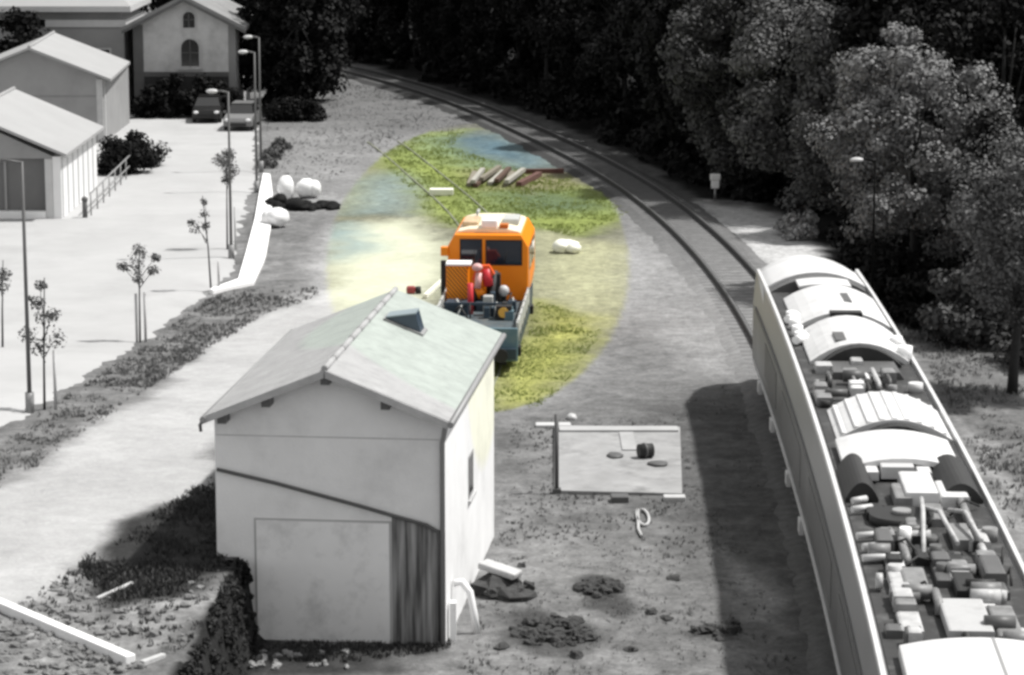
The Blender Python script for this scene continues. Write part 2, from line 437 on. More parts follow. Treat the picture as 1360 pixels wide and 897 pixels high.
n1, r1 = noise_range(2.6, .62, 1.38); n2, r2 = noise_range(11, .72, 1.3)
mu = N.new('ShaderNodeMath'); mu.operation = 'MULTIPLY'; L.new(r1.outputs[0], mu.inputs[0]); L.new(r2.outputs[0], mu.inputs[1])
vm = N.new('ShaderNodeVectorMath'); vm.operation = 'SCALE'; L.new(ca.outputs[0], vm.inputs[0]); L.new(mu.outputs[0], vm.inputs['Scale'])
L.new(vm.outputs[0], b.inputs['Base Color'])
mm_ = N.new('ShaderNodeMix'); mm_.data_type = 'FLOAT'; mm_.inputs['A'].default_value = 1.0; L.new(ca.outputs['Alpha'], mm_.inputs['Factor']); L.new(mu.outputs[0], mm_.inputs['B']); L.new(mm_.outputs['Result'], vm.inputs['Scale'])
bp = N.new('ShaderNodeBump'); bp.inputs['Strength'].default_value = .6; bp.inputs['Distance'].default_value = .06
L.new(n2.outputs['Fac'], bp.inputs['Height']); L.new(bp.outputs[0], b.inputs['Normal'])
me.materials.append(m)
g = bpy.data.objects.new('ground', me); C.objects.link(g); tag(g, kind='structure')

# ---- car park: pale surface left of the verge
edge = [(-11.72,52.0),(-11.59,60.21),(-11.45,65.4),(-11.08,71.51),(-10.71,77.4),(-10.29,83.3),(-9.78,88.4),(-9.2,91.5),(-9.65,97),(-10.2,106),(-11.0,119),(-11.9,130),(-12.9,142),(-13.2,146)]
ey = np.array([a[1] for a in edge]); ex = np.array([a[0] for a in edge])
cy = np.arange(52, 146.01, 0.8)
vs = []; fs = []
K = 40
for j, y in enumerate(cy):
    xr = np.interp(y, ey, ex) + 0.05 * math.sin(y * 3.1) + 0.04 * math.sin(y * 7.7)
    for k in range(K):
        x = -45 + (xr + 45) * k / (K - 1)
        vs.append((x, y, Tz(x, y) + 0.07 + (-0.12 if k == K - 1 else 0)))
for j in range(len(cy) - 1):
    for k in range(K - 1):
        a = j * K + k
        fs.append((a, a + 1, a + K + 1, a + K))
M_park = mat('car_park_paving', 0.37, 0.9, 0.1, 0.3, 0.2, stain=(0.27, 0.55, 0.2), bscale=30)
tag(MB().add(vs, fs, True).build('car_park', M_park), kind='structure')

# ---- railway track
def strip(name, yy, lat0, lat1, z0, z1, m, fn, dirfn, parent=None):
    """bar of rectangular section swept along a track line"""
    mb = MB(); vs = []
    for y in yy:
        d = dirfn(y); n = Vector((d.y, -d.x, 0)); p = Vector((fn(y), y, 0))
        for la, z in ((lat0, z0), (lat1, z0), (lat1, z1), (lat0, z1)):
            q = p + n * la; vs.append((q.x, q.y, z + (Tz(q.x, q.y) if fn is not trk else 0)))
    n_ = len(yy); fs = [(0, 1, 2, 3), tuple((n_ - 1) * 4 + k for k in (3, 2, 1, 0))]
    for i in range(n_ - 1):
        for k in range(4):
            k2 = (k + 1) % 4
            fs.append((i*4 + k, i*4 + k2, (i+1)*4 + k2, (i+1)*4 + k))
    mb.add(vs, fs)
    return mb.build(name, m, parent)
yy = list(np.arange(24, 214, 1.0))
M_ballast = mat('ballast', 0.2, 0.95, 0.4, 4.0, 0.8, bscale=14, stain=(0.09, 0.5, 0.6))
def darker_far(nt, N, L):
    """scales the stone darker towards the far bend and near the rail vehicle"""
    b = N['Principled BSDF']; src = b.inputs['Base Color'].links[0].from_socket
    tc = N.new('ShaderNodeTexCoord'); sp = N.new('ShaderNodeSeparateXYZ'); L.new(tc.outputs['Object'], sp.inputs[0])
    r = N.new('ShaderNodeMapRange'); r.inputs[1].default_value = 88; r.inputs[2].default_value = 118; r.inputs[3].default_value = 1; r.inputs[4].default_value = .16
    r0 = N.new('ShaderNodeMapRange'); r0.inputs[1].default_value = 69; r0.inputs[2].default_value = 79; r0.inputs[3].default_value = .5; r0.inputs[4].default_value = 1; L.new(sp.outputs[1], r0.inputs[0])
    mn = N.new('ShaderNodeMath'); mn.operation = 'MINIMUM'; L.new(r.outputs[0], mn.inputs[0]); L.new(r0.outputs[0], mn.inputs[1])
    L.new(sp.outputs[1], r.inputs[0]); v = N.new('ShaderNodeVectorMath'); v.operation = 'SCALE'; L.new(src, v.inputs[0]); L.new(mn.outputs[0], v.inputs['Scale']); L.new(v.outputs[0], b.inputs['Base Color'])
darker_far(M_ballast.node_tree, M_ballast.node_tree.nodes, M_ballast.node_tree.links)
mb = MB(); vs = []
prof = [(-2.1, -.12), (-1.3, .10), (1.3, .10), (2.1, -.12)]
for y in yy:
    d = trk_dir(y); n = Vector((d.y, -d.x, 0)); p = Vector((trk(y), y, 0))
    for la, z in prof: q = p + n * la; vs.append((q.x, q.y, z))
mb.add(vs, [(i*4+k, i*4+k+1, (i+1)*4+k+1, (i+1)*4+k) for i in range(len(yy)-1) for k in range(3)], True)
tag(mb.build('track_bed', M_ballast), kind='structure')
rt = thing('railway_track', 'curved main railway track running along the edge of the dark wood', 'railway track', (trk(75), 75, 0))
def re_origin(o, par):
    for v in o.data.vertices: v.co -= par.location
    o.parent = par
mb = MB()
y = 24.0
while y < 205:
    d = trk_dir(y); Mx = Matrix.Translation((trk(y), y, 0)) @ Matrix.Rotation(math.atan2(-d.x, d.y), 4, 'Z')
    mb.box(-1.25, 1.25, -.12, .12, .02, .106, Mx); y += 0.62
M_sleeper = mat('sleeper', 0.14, 0.9, 0.3, 4.0, 0.3)
re_origin(mb.build('sleepers', M_sleeper), rt)
for s in (-1, 1):
    o = strip('rail', yy, s*.7525-.06, s*.7525+.06, .107, .27, M_rail, trk, trk_dir); re_origin(o, rt)
    h = strip('rail_head', yy, s*.7525-.03, s*.7525+.03, .272, .285, M_railtop, trk, trk_dir)
    for v in h.data.vertices: v.co -= rt.location
    h.parent = o
def sidx(y): return float(np.interp(y, _sy, _sx))
def sid_dir(y): return Vector((sidx(y+1)-sidx(y-1), 2, 0)).normalized()
yq = list(np.arange(71, 134, 1.0))
sd_ = thing('siding_track', 'old siding of two thin rails sunk in the grass under the orange rail car', 'railway track', (sidx(85), 85, 0))
for s in (-1, 1):
    o = strip('rail', yq, s*.7525-.03, s*.7525+.03, -.02, .045, mat('old_rail', (0.2, 0.21, 0.15), 0.5, 0.2, 4.0), sidx, sid_dir); re_origin(o, sd_)

# ------------------------------------------------------------------ foliage
def leaf_cloud(rnd, n, centers, spread, size, zsq=0.8):
    """n bent leaf-clump quads round the given clump centres -> verts, faces (numpy)"""
    cs = centers[rnd.integers(0, len(centers), n)]
    d = rnd.normal(size=(n, 3)); d /= np.linalg.norm(d, axis=1)[:, None]
    rr = spread * rnd.uniform(0, 1, n) ** 0.45
    p = cs[:, :3] + d * (rr * cs[:, 3])[:, None] * np.array([1, 1, zsq])
    nrm = d + rnd.normal(size=(n, 3)) * 0.5 + np.array([0, 0, .35]); nrm /= np.linalg.norm(nrm, axis=1)[:, None]
    a = np.cross(nrm, rnd.normal(size=(n, 3))); a /= np.linalg.norm(a, axis=1)[:, None] + 1e-9
    b_ = np.cross(nrm, a)
    s = (size * rnd.uniform(.6, 1.35, n))[:, None]
    v = np.stack([p - a * s * .5, p + b_ * s * .33 + nrm * s * .1, p + a * s * .5, p - b_ * s * .33 + nrm * s * .1], 1)
    return v.reshape(-1, 3)
def leaf_mesh(name, v, m):
    n = len(v) // 4
    me = bpy.data.meshes.new(name)
    me.vertices.add(len(v)); me.vertices.foreach_set('co', v.astype(np.float32).ravel())
    me.loops.add(4 * n); me.loops.foreach_set('vertex_index', np.arange(4 * n, dtype=np.int32))
    me.polygons.add(n); me.polygons.foreach_set('loop_start', np.arange(0, 4 * n, 4, dtype=np.int32))
    me.update(calc_edges=True); me.materials.append(m)
    return me
def crown_centers(rnd, n, rx, ry, rz, zc, conic=0.0):
    out = []
    while len(out) < n:
        d = rnd.normal(size=3); d /= np.linalg.norm(d)
        q = rnd.uniform(.35, 1.0) ** .6
        p = d * q
        tz = (p[2] + 1) / 2
        k = 1 - conic * tz
        out.append((p[0] * rx * k, p[1] * ry * k, zc + p[2] * rz, rnd.uniform(.55, 1.25)))
    return np.array(out)
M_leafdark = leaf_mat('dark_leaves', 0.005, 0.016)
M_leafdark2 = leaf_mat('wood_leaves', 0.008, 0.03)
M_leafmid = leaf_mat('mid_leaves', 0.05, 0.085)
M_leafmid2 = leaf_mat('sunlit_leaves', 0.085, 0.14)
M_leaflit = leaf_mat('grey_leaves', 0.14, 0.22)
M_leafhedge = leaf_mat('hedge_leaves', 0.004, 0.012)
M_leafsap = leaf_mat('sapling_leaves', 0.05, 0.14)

def make_tree(name, label, cat, seed, H, rad, zc, rz, m, n, size, clumps=46, spread=.8, conic=0.0, lean=0.0, group=None, trunk_r=.17):
    rnd = np.random.default_rng(seed); pr = random.Random(seed)
    root = thing(name, label, cat, group=group)
    mb = MB()
    top = zc + rz * .55
    pts = [(lean * (t ** 1.5), .15 * math.sin(t * 3 + seed), top * t) for t in (0, .15, .35, .6, .8, 1)]
    mb.tube(pts, trunk_r, 8, True, trunk_r * .25)
    cc = crown_centers(rnd, clumps, rad, rad, rz, zc, conic)
    cc[:, 0] += lean * .8
    for k in range(9):
        c_ = cc[pr.randrange(len(cc))]
        t = pr.uniform(.35, .8); s_ = Vector((lean * (t ** 1.5), 0, top * t)); e = Vector(c_[:3])
        mb.tube([s_, (s_ + e) / 2 + Vector((0, 0, .25)), e], trunk_r * .4, 6, True, trunk_r * .1)
    mb.build('trunk', M_bark, root)
    v = leaf_cloud(rnd, n, cc, spread, size)
    o = bpy.data.objects.new('crown', leaf_mesh('crown', v, m)); C.objects.link(o); o.parent = root
    return root

# ------------------------------------------------------------------ the wood behind the curved track
lab_w = 'dark broadleaf tree in the shaded wood along the outside of the curved track'
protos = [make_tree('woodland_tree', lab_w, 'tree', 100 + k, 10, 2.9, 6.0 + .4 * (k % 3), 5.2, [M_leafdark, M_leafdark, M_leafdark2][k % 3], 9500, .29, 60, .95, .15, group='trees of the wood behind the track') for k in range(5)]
edge_w = [(-15.5,186),(-9.85,178.55),(-3.52,159.2),(0.81,147.1),(4.41,132.7),(6.9,119.4),(9.2,111.9),(12.6,106.8),(13.2,98.5)]
rows = []
for off, step, sc in ((2.9, 4.4, .86), (6.6, 4.8, 1.05), (11.0, 5.4, 1.2)):
    acc = 0
    for (xa, ya), (xb, yb) in zip(edge_w[:-1], edge_w[1:]):
        d = Vector((xb - xa, yb - ya)); ln = d.length; d.normalize(); nrm = Vector((-d.y, d.x))
        if nrm.x < 0: nrm = -nrm
        while acc < ln:
            p = Vector((xa, ya)) + d * acc + nrm * (off + rng.uniform(-.7, .7))
            rows.append((p.x + rng.uniform(-.5, .5), p.y + rng.uniform(-.8, .8), sc * rng.uniform(.85, 1.15)))
            acc += step * rng.uniform(.85, 1.15)
        acc -= ln
for i, (x, y, s) in enumerate(rows):
    o = protos[i] if i < len(protos) else copy_tree(protos[rng.randrange(len(protos))])
    o.location = (x, y, 0); o.rotation_euler = (0, 0, rng.uniform(0, 6.28)); o.scale = (s, s, s * rng.uniform(.92, 1.15))
# dark trees behind the car park, branches down to the ground
for i, (x, y, h, rad, lab) in enumerate([
    (-25.9, 144.6, 5.3, 1.9, 'dark tree in front of the cornices, between the gabled shed roof and the left edge'),
    (-13.3, 149.0, 8.0, 1.8, 'dark tree half hiding the right edge of the gabled stone house'),
    (-11.6, 147.5, 9.5, 2.7, 'broad dark tree standing behind the low clipped hedge at the end of the car park'),
    (-11.3, 154.0, 9.5, 2.2, 'dark tree with grey lit branch tips between the low hedge and the railway curve')]):
    o = make_tree('evergreen_tree', lab, 'tree', 150 + i, h, rad, h * .5, h * .52, [M_leafhedge, M_leafhedge, M_leafhedge, M_leafdark][i], 9000, .3, 70, .8, .35)
    o.location = (x, y, 0)
for i, (x, y, s) in enumerate([(-24, 160, 1.0), (-28.5, 158, 1.0), (-19, 163, 1.15), (-14.5, 162, 1.1), (-33, 150, 1.1), (-29.5, 149, .9), (-24, 168, 1.2), (-12, 168, 1.1)]):
    o = copy_tree(protos[i % 5]); o.location = (x, y, 0); o.rotation_euler = (0, 0, i * 2.3); o.scale = (s, s, s)
    o['label'] = 'dark tree rising behind the buildings at the far end of the car park'; o['group'] = 'trees behind the far buildings'
# trees on the right
def big(name, label, x, y, *a, **k):
    o = make_tree(name, label, 'tree', *a, **k); o.location = (x, y, 0); return o
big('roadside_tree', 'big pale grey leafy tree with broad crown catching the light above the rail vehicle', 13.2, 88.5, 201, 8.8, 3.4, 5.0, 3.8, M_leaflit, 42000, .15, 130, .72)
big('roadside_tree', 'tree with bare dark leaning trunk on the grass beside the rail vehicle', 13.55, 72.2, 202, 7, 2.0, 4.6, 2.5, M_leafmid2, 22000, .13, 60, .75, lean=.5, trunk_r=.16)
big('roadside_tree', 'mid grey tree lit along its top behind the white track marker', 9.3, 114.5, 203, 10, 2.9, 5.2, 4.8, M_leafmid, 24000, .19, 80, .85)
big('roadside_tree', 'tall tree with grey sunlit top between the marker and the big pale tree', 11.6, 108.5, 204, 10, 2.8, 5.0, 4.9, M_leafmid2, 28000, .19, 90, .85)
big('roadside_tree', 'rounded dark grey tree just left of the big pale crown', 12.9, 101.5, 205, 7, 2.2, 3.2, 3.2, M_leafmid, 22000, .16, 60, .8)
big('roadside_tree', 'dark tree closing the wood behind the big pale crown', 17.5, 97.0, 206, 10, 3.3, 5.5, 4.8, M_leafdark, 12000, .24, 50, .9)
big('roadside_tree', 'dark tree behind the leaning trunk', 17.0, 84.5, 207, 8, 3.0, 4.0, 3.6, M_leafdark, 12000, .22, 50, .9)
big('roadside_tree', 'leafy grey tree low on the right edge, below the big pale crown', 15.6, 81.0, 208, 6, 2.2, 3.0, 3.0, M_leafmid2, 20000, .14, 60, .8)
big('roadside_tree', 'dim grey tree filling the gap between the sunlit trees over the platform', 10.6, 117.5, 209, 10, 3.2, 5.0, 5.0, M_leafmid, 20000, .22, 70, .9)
for i, (x, y, s) in enumerate([(15.5, 107, 1.1), (20.5, 104, 1.1), (20, 92, 1.0), (22, 112, 1.2), (17, 116, 1.2), (20, 80, .9)]):
    o = copy_tree(protos[i % 5]); o.location = (x, y, 0); o.scale = (s, s, s); o.rotation_euler = (0, 0, i * 1.1)

def shrub(name, label, cat, x, y, z, rx, ry, rz, m, n, size, seed, clumps=20, group=None, stems=3):
    rnd = np.random.default_rng(seed)
    root = thing(name, label, cat, (x, y, z), group=group)
    cc = np.array([(rnd.uniform(-1, 1) * rx * .8, rnd.uniform(-1, 1) * ry * .8, rz * rnd.uniform(.15, .85), rnd.uniform(.7, 1.2)) for _ in range(clumps)])
    k = np.clip(1 - (cc[:, 0] / rx) ** 2 - (cc[:, 1] / ry) ** 2, .25, 1); cc[:, 2] *= np.sqrt(k)
    v = leaf_cloud(rnd, n, cc, min(rx, ry, rz) * .42, size)
    v = v[(np.repeat(v.reshape(-1, 4, 3)[:, :, 2].min(1), 4) > -.02)]
    o = bpy.data.objects.new('foliage', leaf_mesh('foliage', v, m)); C.objects.link(o); o.parent = root
    mb = MB()
    for q in range(stems):
        c_ = cc[q]; mb.tube([(c_[0] * .3, c_[1] * .3, -.05), (c_[0] * .7, c_[1] * .7, c_[2] * .5), tuple(c_[:3])], .04, 6, True, .015)
    mb.build('stem', M_bark, root)
    return root
shrub('shrub', 'dark shrub in the shade under the big pale tree, close beside the rail vehicle', 'shrub', 11.9, 87.0, 0, 1.5, 2.6, 2.4, M_leafhedge, 5000, .22, 301)
shrub('shrub', 'very dark shrub at the foot of the wood where the pale platform ends', 'shrub', 13.0, 94.5, 0, 1.6, 2.6, 2.4, M_leafhedge, 5000, .22, 302)
shrub('shrub', 'pale grey bush catching the sun at the end of the concrete platform', 'shrub', 10.75, 101.5, 0, .75, 1.5, 1.1, leaf_mat('pale_leaves', .2, .45), 1800, .17, 303)
shrub('shrub', 'loose grey bush growing on the grass just left of the leaning trunk', 'shrub', 13.6, 80.0, 0, 1.5, 1.6, 2.6, M_leafmid, 5000, .19, 304)
shrub('shrub', 'dark low bush behind the grass strip, between the shaded shrubs and the grey bush', 'shrub', 12.9, 83.5, 0, 1.2, 1.3, 1.6, M_leafdark, 3500, .2, 305)
shrub('shrub', 'dark shrub closing the shade under the big pale crown', 'shrub', 15.6, 91.5, 0, 1.7, 3.0, 2.0, M_leafhedge, 6000, .2, 320)
shrub('shrub', 'grey bush at the foot of the dark tree, right of the leaning trunk', 'shrub', 15.3, 76.5, 0, 1.3, 1.5, 2.2, M_leafmid, 4000, .19, 306)
shrub('round_bush', 'round very dark bush beside the ramp railing of the near garage', 'bush', -17.1, 121.5, 0, 1.35, 2.8, 2.0, M_leafhedge, 7000, .17, 307, 30)
shrub('clipped_hedge', 'long tall dark hedge along the foot of the gabled stone house', 'hedge', -17.15, 144.2, 0, 3.25, 1.0, 2.55, M_leafhedge, 16000, .2, 308, 130)
shrub('clipped_hedge', 'low dark clipped hedge at the far corner of the car park', 'hedge', -11.5, 143.0, 0, 1.8, 1.0, 1.25, M_leafhedge, 7000, .17, 309, 50)
shrub('verge_bush', 'thin grey weeds along the far right edge of the car park, below the lamp posts', 'bush', -11.1, 126.5, 0, .5, 5.5, .75, M_leafsap, 2600, .15, 310, 40)
# leaf litter and low growth filling the foot of the wood: nobody could count it
rnd = np.random.default_rng(5)
cc = []
for (xa, ya), (xb, yb) in zip(edge_w[:-1], edge_w[1:]):
    for k in range(26):
        t = rnd.uniform(); o_ = rnd.uniform(.3, 5)
        d = Vector((xb - xa, yb - ya)).normalized(); nrm = Vector((-d.y, d.x)); nrm = nrm if nrm.x > 0 else -nrm
        cc.append((xa + (xb - xa) * t + nrm.x * o_, ya + (yb - ya) * t + nrm.y * o_, rnd.uniform(.1, 1.3), rnd.uniform(.6, 1.3)))
v = leaf_cloud(rnd, 22000, np.array(cc), .9, .34)
v[:, 2] = np.maximum(v[:, 2], .01)
o = bpy.data.objects.new('undergrowth', leaf_mesh('undergrowth', v, M_leafhedge)); C.objects.link(o)
tag(o, 'dark low undergrowth along the foot of the wood beside the track', 'undergrowth', kind='stuff')

# ------------------------------------------------------------------ the hut
def shade_split(m, build):
    build(m.node_tree, m.node_tree.nodes, m.node_tree.links)
    return m
def tint(m, rgb, centre, radius, soft):
    """multiplies another colour into the surface round a point of the object"""
    N = m.node_tree.nodes; L = m.node_tree.links; b = N['Principled BSDF']
    src = b.inputs['Base Color'].links[0].from_socket
    tc = N.new('ShaderNodeTexCoord')
    d = N.new('ShaderNodeVectorMath'); d.operation = 'DISTANCE'; d.inputs[1].default_value = centre
    L.new(tc.outputs['Object'], d.inputs[0])
    r = N.new('ShaderNodeMapRange'); r.inputs[1].default_value = radius - soft; r.inputs[2].default_value = radius + soft
    r.inputs[3].default_value = 1; r.inputs[4].default_value = 0
    L.new(d.outputs['Value'], r.inputs[0])
    mu = N.new('ShaderNodeMix'); mu.data_type = 'RGBA'; mu.blend_type = 'MULTIPLY'
    L.new(r.outputs[0], mu.inputs['Factor']); L.new(src, mu.inputs['A']); mu.inputs['B'].default_value = (*rgb, 1)
    L.new(mu.outputs['Result'], b.inputs['Base Color'])
    return m
M_hutwall = tint(mat('hut_render', 0.78, 0.85, 0.09, 0.8, 0.25, stain=(0.46, 0.45, 0.6), bscale=22), (1.0, 1.0, .84), (3.2, 6.6, 5.3), 4.6, .12)
M_hutroof = tint(mat('hut_roof_sheet', 0.31, 0.8, 0.16, 2.2, 0.5, stain=(0.19, 0.45, 3.5), bscale=18), (1.0, 1.1, 1.02), (2.15, 6.1, 4.4), 5.85, .12)
hut = thing('hut', 'small pale rendered hut with a grey gabled sheet roof in the foreground', 'hut', (-1.24, 49.1, 0), R(-6))
W = 4.32; D = 8.15
MB().prism([(-W, -.3), (0, -.3), (0, 4.33), (-W/2, 5.17), (-W, 4.33)], 0, D).build('wall', M_hutwall, hut)
# roof: two slopes as one folded sheet with thickness
zr = 5.30; ze = 4.39; t_ = .09
rp = [(.13, ze), (-W/2, zr), (-W - .07, ze + .01), (-W - .07, ze - t_), (-W/2, zr - t_), (.13, ze - t_)]
mb = MB()
vs = []
for yv in (-.42, D + .38):
    vs += [(u, yv, w) for u, w in rp]
mb.add(vs, [(0,1,7,6),(1,2,8,7),(2,3,9,8),(3,4,10,9),(4,5,11,10),(5,0,6,11),(0,5,4,1),(1,4,3,2),(6,7,10,11),(7,8,9,10)])
roof = mb.build('roof', M_hutroof, hut)
mb = MB()
for k in range(9):
    y0 = -.42 + k * (D + .8) / 9
    mb.tube([(-W/2, y0, zr + .015), (-W/2, y0 + (D + .8) / 9 - .015, zr + .015)], .062, 10, True, .055)
mb.build('ridge_cap', mat('ridge_tiles', .34, .8, .15, 3.0, .2), roof)
for s in (-1, 1):
    mb = MB(); x0 = -W/2 + s * .01; x1 = -W/2 + s * (W/2 + .12)
    mb.prism([(x0, zr - .15), (x1, ze - .15), (x1, ze - .01), (x0, zr - .01)] if s > 0 else [(x1, ze - .15), (x0, zr - .15), (x0, zr - .01), (x1, ze - .01)], -.455, -.425)
    mb.build('bargeboard', mat('barge_wood', .4, .8, .2, 3.0), roof)
for xp in (-2.16, -3.27, -1.05, -4.1):
    zz = zr - .12 - abs(xp + W/2) * (zr - ze) / (W/2 + .13)
    MB().box(xp - .08, xp + .08, -.40, 0.1, zz - .17, zz).build('purlin_end', M_dkgrey, hut)
# skylight standing open on the lit slope
def roofz(x): return zr - abs(x + W/2) * (zr - ze) / (W/2 + .13)
xa, xb, ya, yb = -1.87, -1.18, 5.3, 5.85
mb2 = MB().prism([(xa - .06, roofz(xa - .06) - .02), (xb + .06, roofz(xb + .06) - .02), (xb + .06, roofz(xb + .06) + .05), (xa - .06, roofz(xa - .06) + .05)], ya - .06, yb + .06)
skf = mb2.build('skylight', M_grey, roof)
MB().prism([(xa, roofz(xa) + .055), (xb, roofz(xb) + .055), (xb - .1, roofz(xb) + .42), (xa, roofz(xa) + .06)][:3], ya, yb).build('pane', mat('skylight_gap_dark', (0.03, .05, .075), .25, .1, 2.0, spec=.6), skf)  # solid dark wedge standing in for the shaded gap under the open lid
MB().prism([(xa - .02, roofz(xa) + .07), (xb - .1, roofz(xb) + .43), (xb - .1, roofz(xb) + .46), (xa - .02, roofz(xa) + .1)], ya - .03, yb + .03).build('lid', mat('skylight_lid', (.2, .25, .27), .4, .1, 2.0), skf)
# big panel door in the gable end with its thin dark joint
mb = MB().box(-3.60, -1.00, -.012, .02, -.02, 2.37)
fr = mb.build('door_frame', mat('door_joint', .42, .8, .1, 2.0), hut)
dr = MB().box(-3.56, -1.05, -.035, -.014, 0.02, 2.33).build('door', mat('door_panel', .8, .7, .06, .8, stain=(.3, .5, 1.1)), hut)
# stained dark strip right of the door: streaked by water
m = mat('stained_render', .13, .9, .3, 2.0)
def streaks(nt, N, L):
    b = N['Principled BSDF']; tc = N.new('ShaderNodeTexCoord'); mp = N.new('ShaderNodeMapping'); mp.inputs['Scale'].default_value = (7, 7, .45)
    n = N.new('ShaderNodeTexNoise'); n.inputs['Scale'].default_value = 1.3; n.inputs['Detail'].default_value = 6
    cr = N.new('ShaderNodeValToRGB'); cr.color_ramp.elements[0].position = .36; cr.color_ramp.elements[0].color = (.07, .07, .07, 1)
    cr.color_ramp.elements[1].position = .68; cr.color_ramp.elements[1].color = (.36, .36, .36, 1)
    L.new(tc.outputs['Object'], mp.inputs['Vector']); L.new(mp.outputs[0], n.inputs['Vector']); L.new(n.outputs['Fac'], cr.inputs[0]); L.new(cr.outputs[0], b.inputs['Base Color'])
shade_split(m, streaks)
MB().prism([(-1.0, 0), (-.0, 0), (-.0, 2.2), (-1.0, 2.46)], -.011, .012).build('stained_panel', m, hut)
MB().tube([(-4.28, -.05, 3.29), (-3.2, -.05, 3.06), (-1.6, -.05, 2.66), (-.9, -.05, 2.47), (-.35, -.05, 2.33), (-.12, -.05, 2.2), (-.1, -.05, 1.95), (-.1, -.05, .1)], .036, 8).build('conduit', M_dkgrey, hut)
dp = MB().tube([(.05, -.28, 4.28), (.0, -.12, 4.05), (-.04, -.06, 3.9), (-.04, -.06, 0.05)], .05, 8).build('downpipe', M_grey, hut)
for s, x in ((1, .17), (-1, -W - .11)):
    MB().tube([(x, -.5, ze - .06), (x, D + .4, ze - .06)], .06, 8).build('gutter', M_grey, hut)
MB().tube([(-W - .11, -.48, ze - .06), (-W - .16, -.5, ze - .16), (-W - .15, -.48, ze - .28)], .035, 6).build('gutter_hook', M_dkgrey, hut)
MB().box(-W + .02, -.1, -.006, .004, 3.93, 3.955).build('render_joint', mat('joint', .5, .9, .2, 2.0), hut)
# slit window in the sunlit side
w_ = MB().box(-.01, .012, 3.55, 4.35, 1.92, 2.80).build('window', mat('window_frame', .3, .6, .1, 2.0), hut)
MB().box(.005, .018, 3.63, 4.27, 1.99, 2.73).build('pane', M_glass, w_)
MB().box(-.01, .06, 3.5, 4.4, 1.86, 1.915).build('sill', M_conc, hut)
# bent white outlet leaning on the side wall
ob = MB().tube([(-1.12, 50.0, .95), (-.95, 50.0, .98), (-.8, 49.95, .8), (-.72, 49.9, .4), (-.66, 49.85, .0)], .07, 10).build('outlet_pipe', M_white)
tag(ob, 'white bent pipe standing against the foot of the sunlit hut wall', 'pipe')
ob = MB().box(-1.17, -1.05, 49.35, 49.55, -.02, .75).build('white_post', M_white); tag(ob, 'short white post against the front corner of the sunlit hut wall', 'post')

# ------------------------------------------------------------------ draisine: orange rail car with open front bed
dz = thing('rail_service_car', 'orange rail service car with cream roof and an open crane bed behind the hut', 'rail car', (-0.72, 80.8, 0), R(-3.4))
MB().box(-1.15, 1.15, -5.9, 3.9, .62, 1.0).build('chassis', M_dkblue, dz)
MB().box(-1.22, 1.22, -5.92, -.02, 1.003, 1.09).build('bed_floor', mat('bed_floor', (.06, .08, .09), .7, .3, 4.0, stain=((.2, .17, .13), .5, 3.0)), dz)
for s in (-1, 1):
    mb = MB().box(s*1.22 - .03, s*1.22 + .03, -5.9, -.1, 1.093, 1.5)
    for k in range(6): mb.box(s*1.22 - .045, s*1.22 + .045, -5.7 + k*1.1, -5.62 + k*1.1, .95, 1.53)
    mb.build('side_board', M_silver, dz)
    MB().box(s*1.05 - .1, s*1.05 + .1, -5.4, 3.6, .35, .6).build('side_frame', M_dkblue, dz)
    for yw in (-4.4, 2.4):
        w_ = MB().prism([(yw + .4*math.cos(a*math.pi/12), .4 + .4*math.sin(a*math.pi/12)) for a in range(24)], s*.75 - .07, s*.75 + .07, 'x', smooth=True).build('wheel', M_dkgrey, dz)
        MB().box(s*1.16 - .08, s*1.16 + .08, yw - .18, yw + .18, .3, .55).build('axle_box', M_black, w_)
MB().box(-1.24, 1.24, -6.05, -5.93, .42, 1.36).build('front_board', M_bluegrey, dz, .02)
MB().box(-1.2, 1.2, -6.2, -6.055, .5, .8).build('buffer_beam', M_dkblue, dz)
for s in (-1, 1):
    MB().tube([(s*.8, -6.2, .68), (s*.8, -6.55, .68)], .07, 10).tube([(s*.8, -6.55, .68), (s*.8, -6.6, .68)], .2, 16).build('buffer', M_black, dz)
cp = [(-1.14, 1.1), (1.14, 1.1), (1.21, 1.5), (1.21, 2.74), (1.0, 3.1), (-1.0, 3.1), (-1.21, 2.74), (-1.21, 1.5)]
cab = MB().prism(cp, 0, 3.8).build('cab', M_orange, dz, .03)
rpf = [(.98, 3.103), (.9, 3.17), (.6, 3.24), (.2, 3.255), (-.2, 3.255), (-.6, 3.24), (-.9, 3.17), (-.98, 3.103)]
rf = MB().prism(rpf, .3, 3.6).build('roof', M_cream, dz, .04)
MB().box(-.22, .26, .3, 1.0, 3.25, 3.5).build('roof_light', M_white, rf, .04)
MB().box(.32, .58, .32, .7, 3.22, 3.36).build('roof_hatch', mat('rust_red', (.45, .13, .01), .6, .2, 3.0), rf)
MB().box(.35, .85, 1.3, 2.4, 3.2, 3.4).build('roof_vent', M_silver, rf, .05)
MB().box(-.85, -.35, .9, 2.2, 3.2, 3.36).build('roof_hatch', mat('rusty_cream', (.5, .36, .22), .6, .3, 4.0), rf, .05)
MB().tube([(-.5, 2.6, 3.2), (-.5, 2.6, 3.4), (-.5, 3.2, 3.4)], .05, 8).build('exhaust', M_silver, rf)
def pane(x0, x1, z0, z1, name='front_window'):
    f_ = MB().box(x0 - .045, x1 + .045, -.018, .01, z0 - .045, z1 + .045).build(name, M_rub, dz)
    MB().box(x0, x1, -.028, -.019, z0, z1).build('pane', M_bluglass, f_)
    mb = MB().tube([((x0+x1)/2, -.04, z0 + .02), ((x0+x1)/2 + .12, -.045, z0 + .42)], .012, 6); mb.build('wiper', M_black, f_)
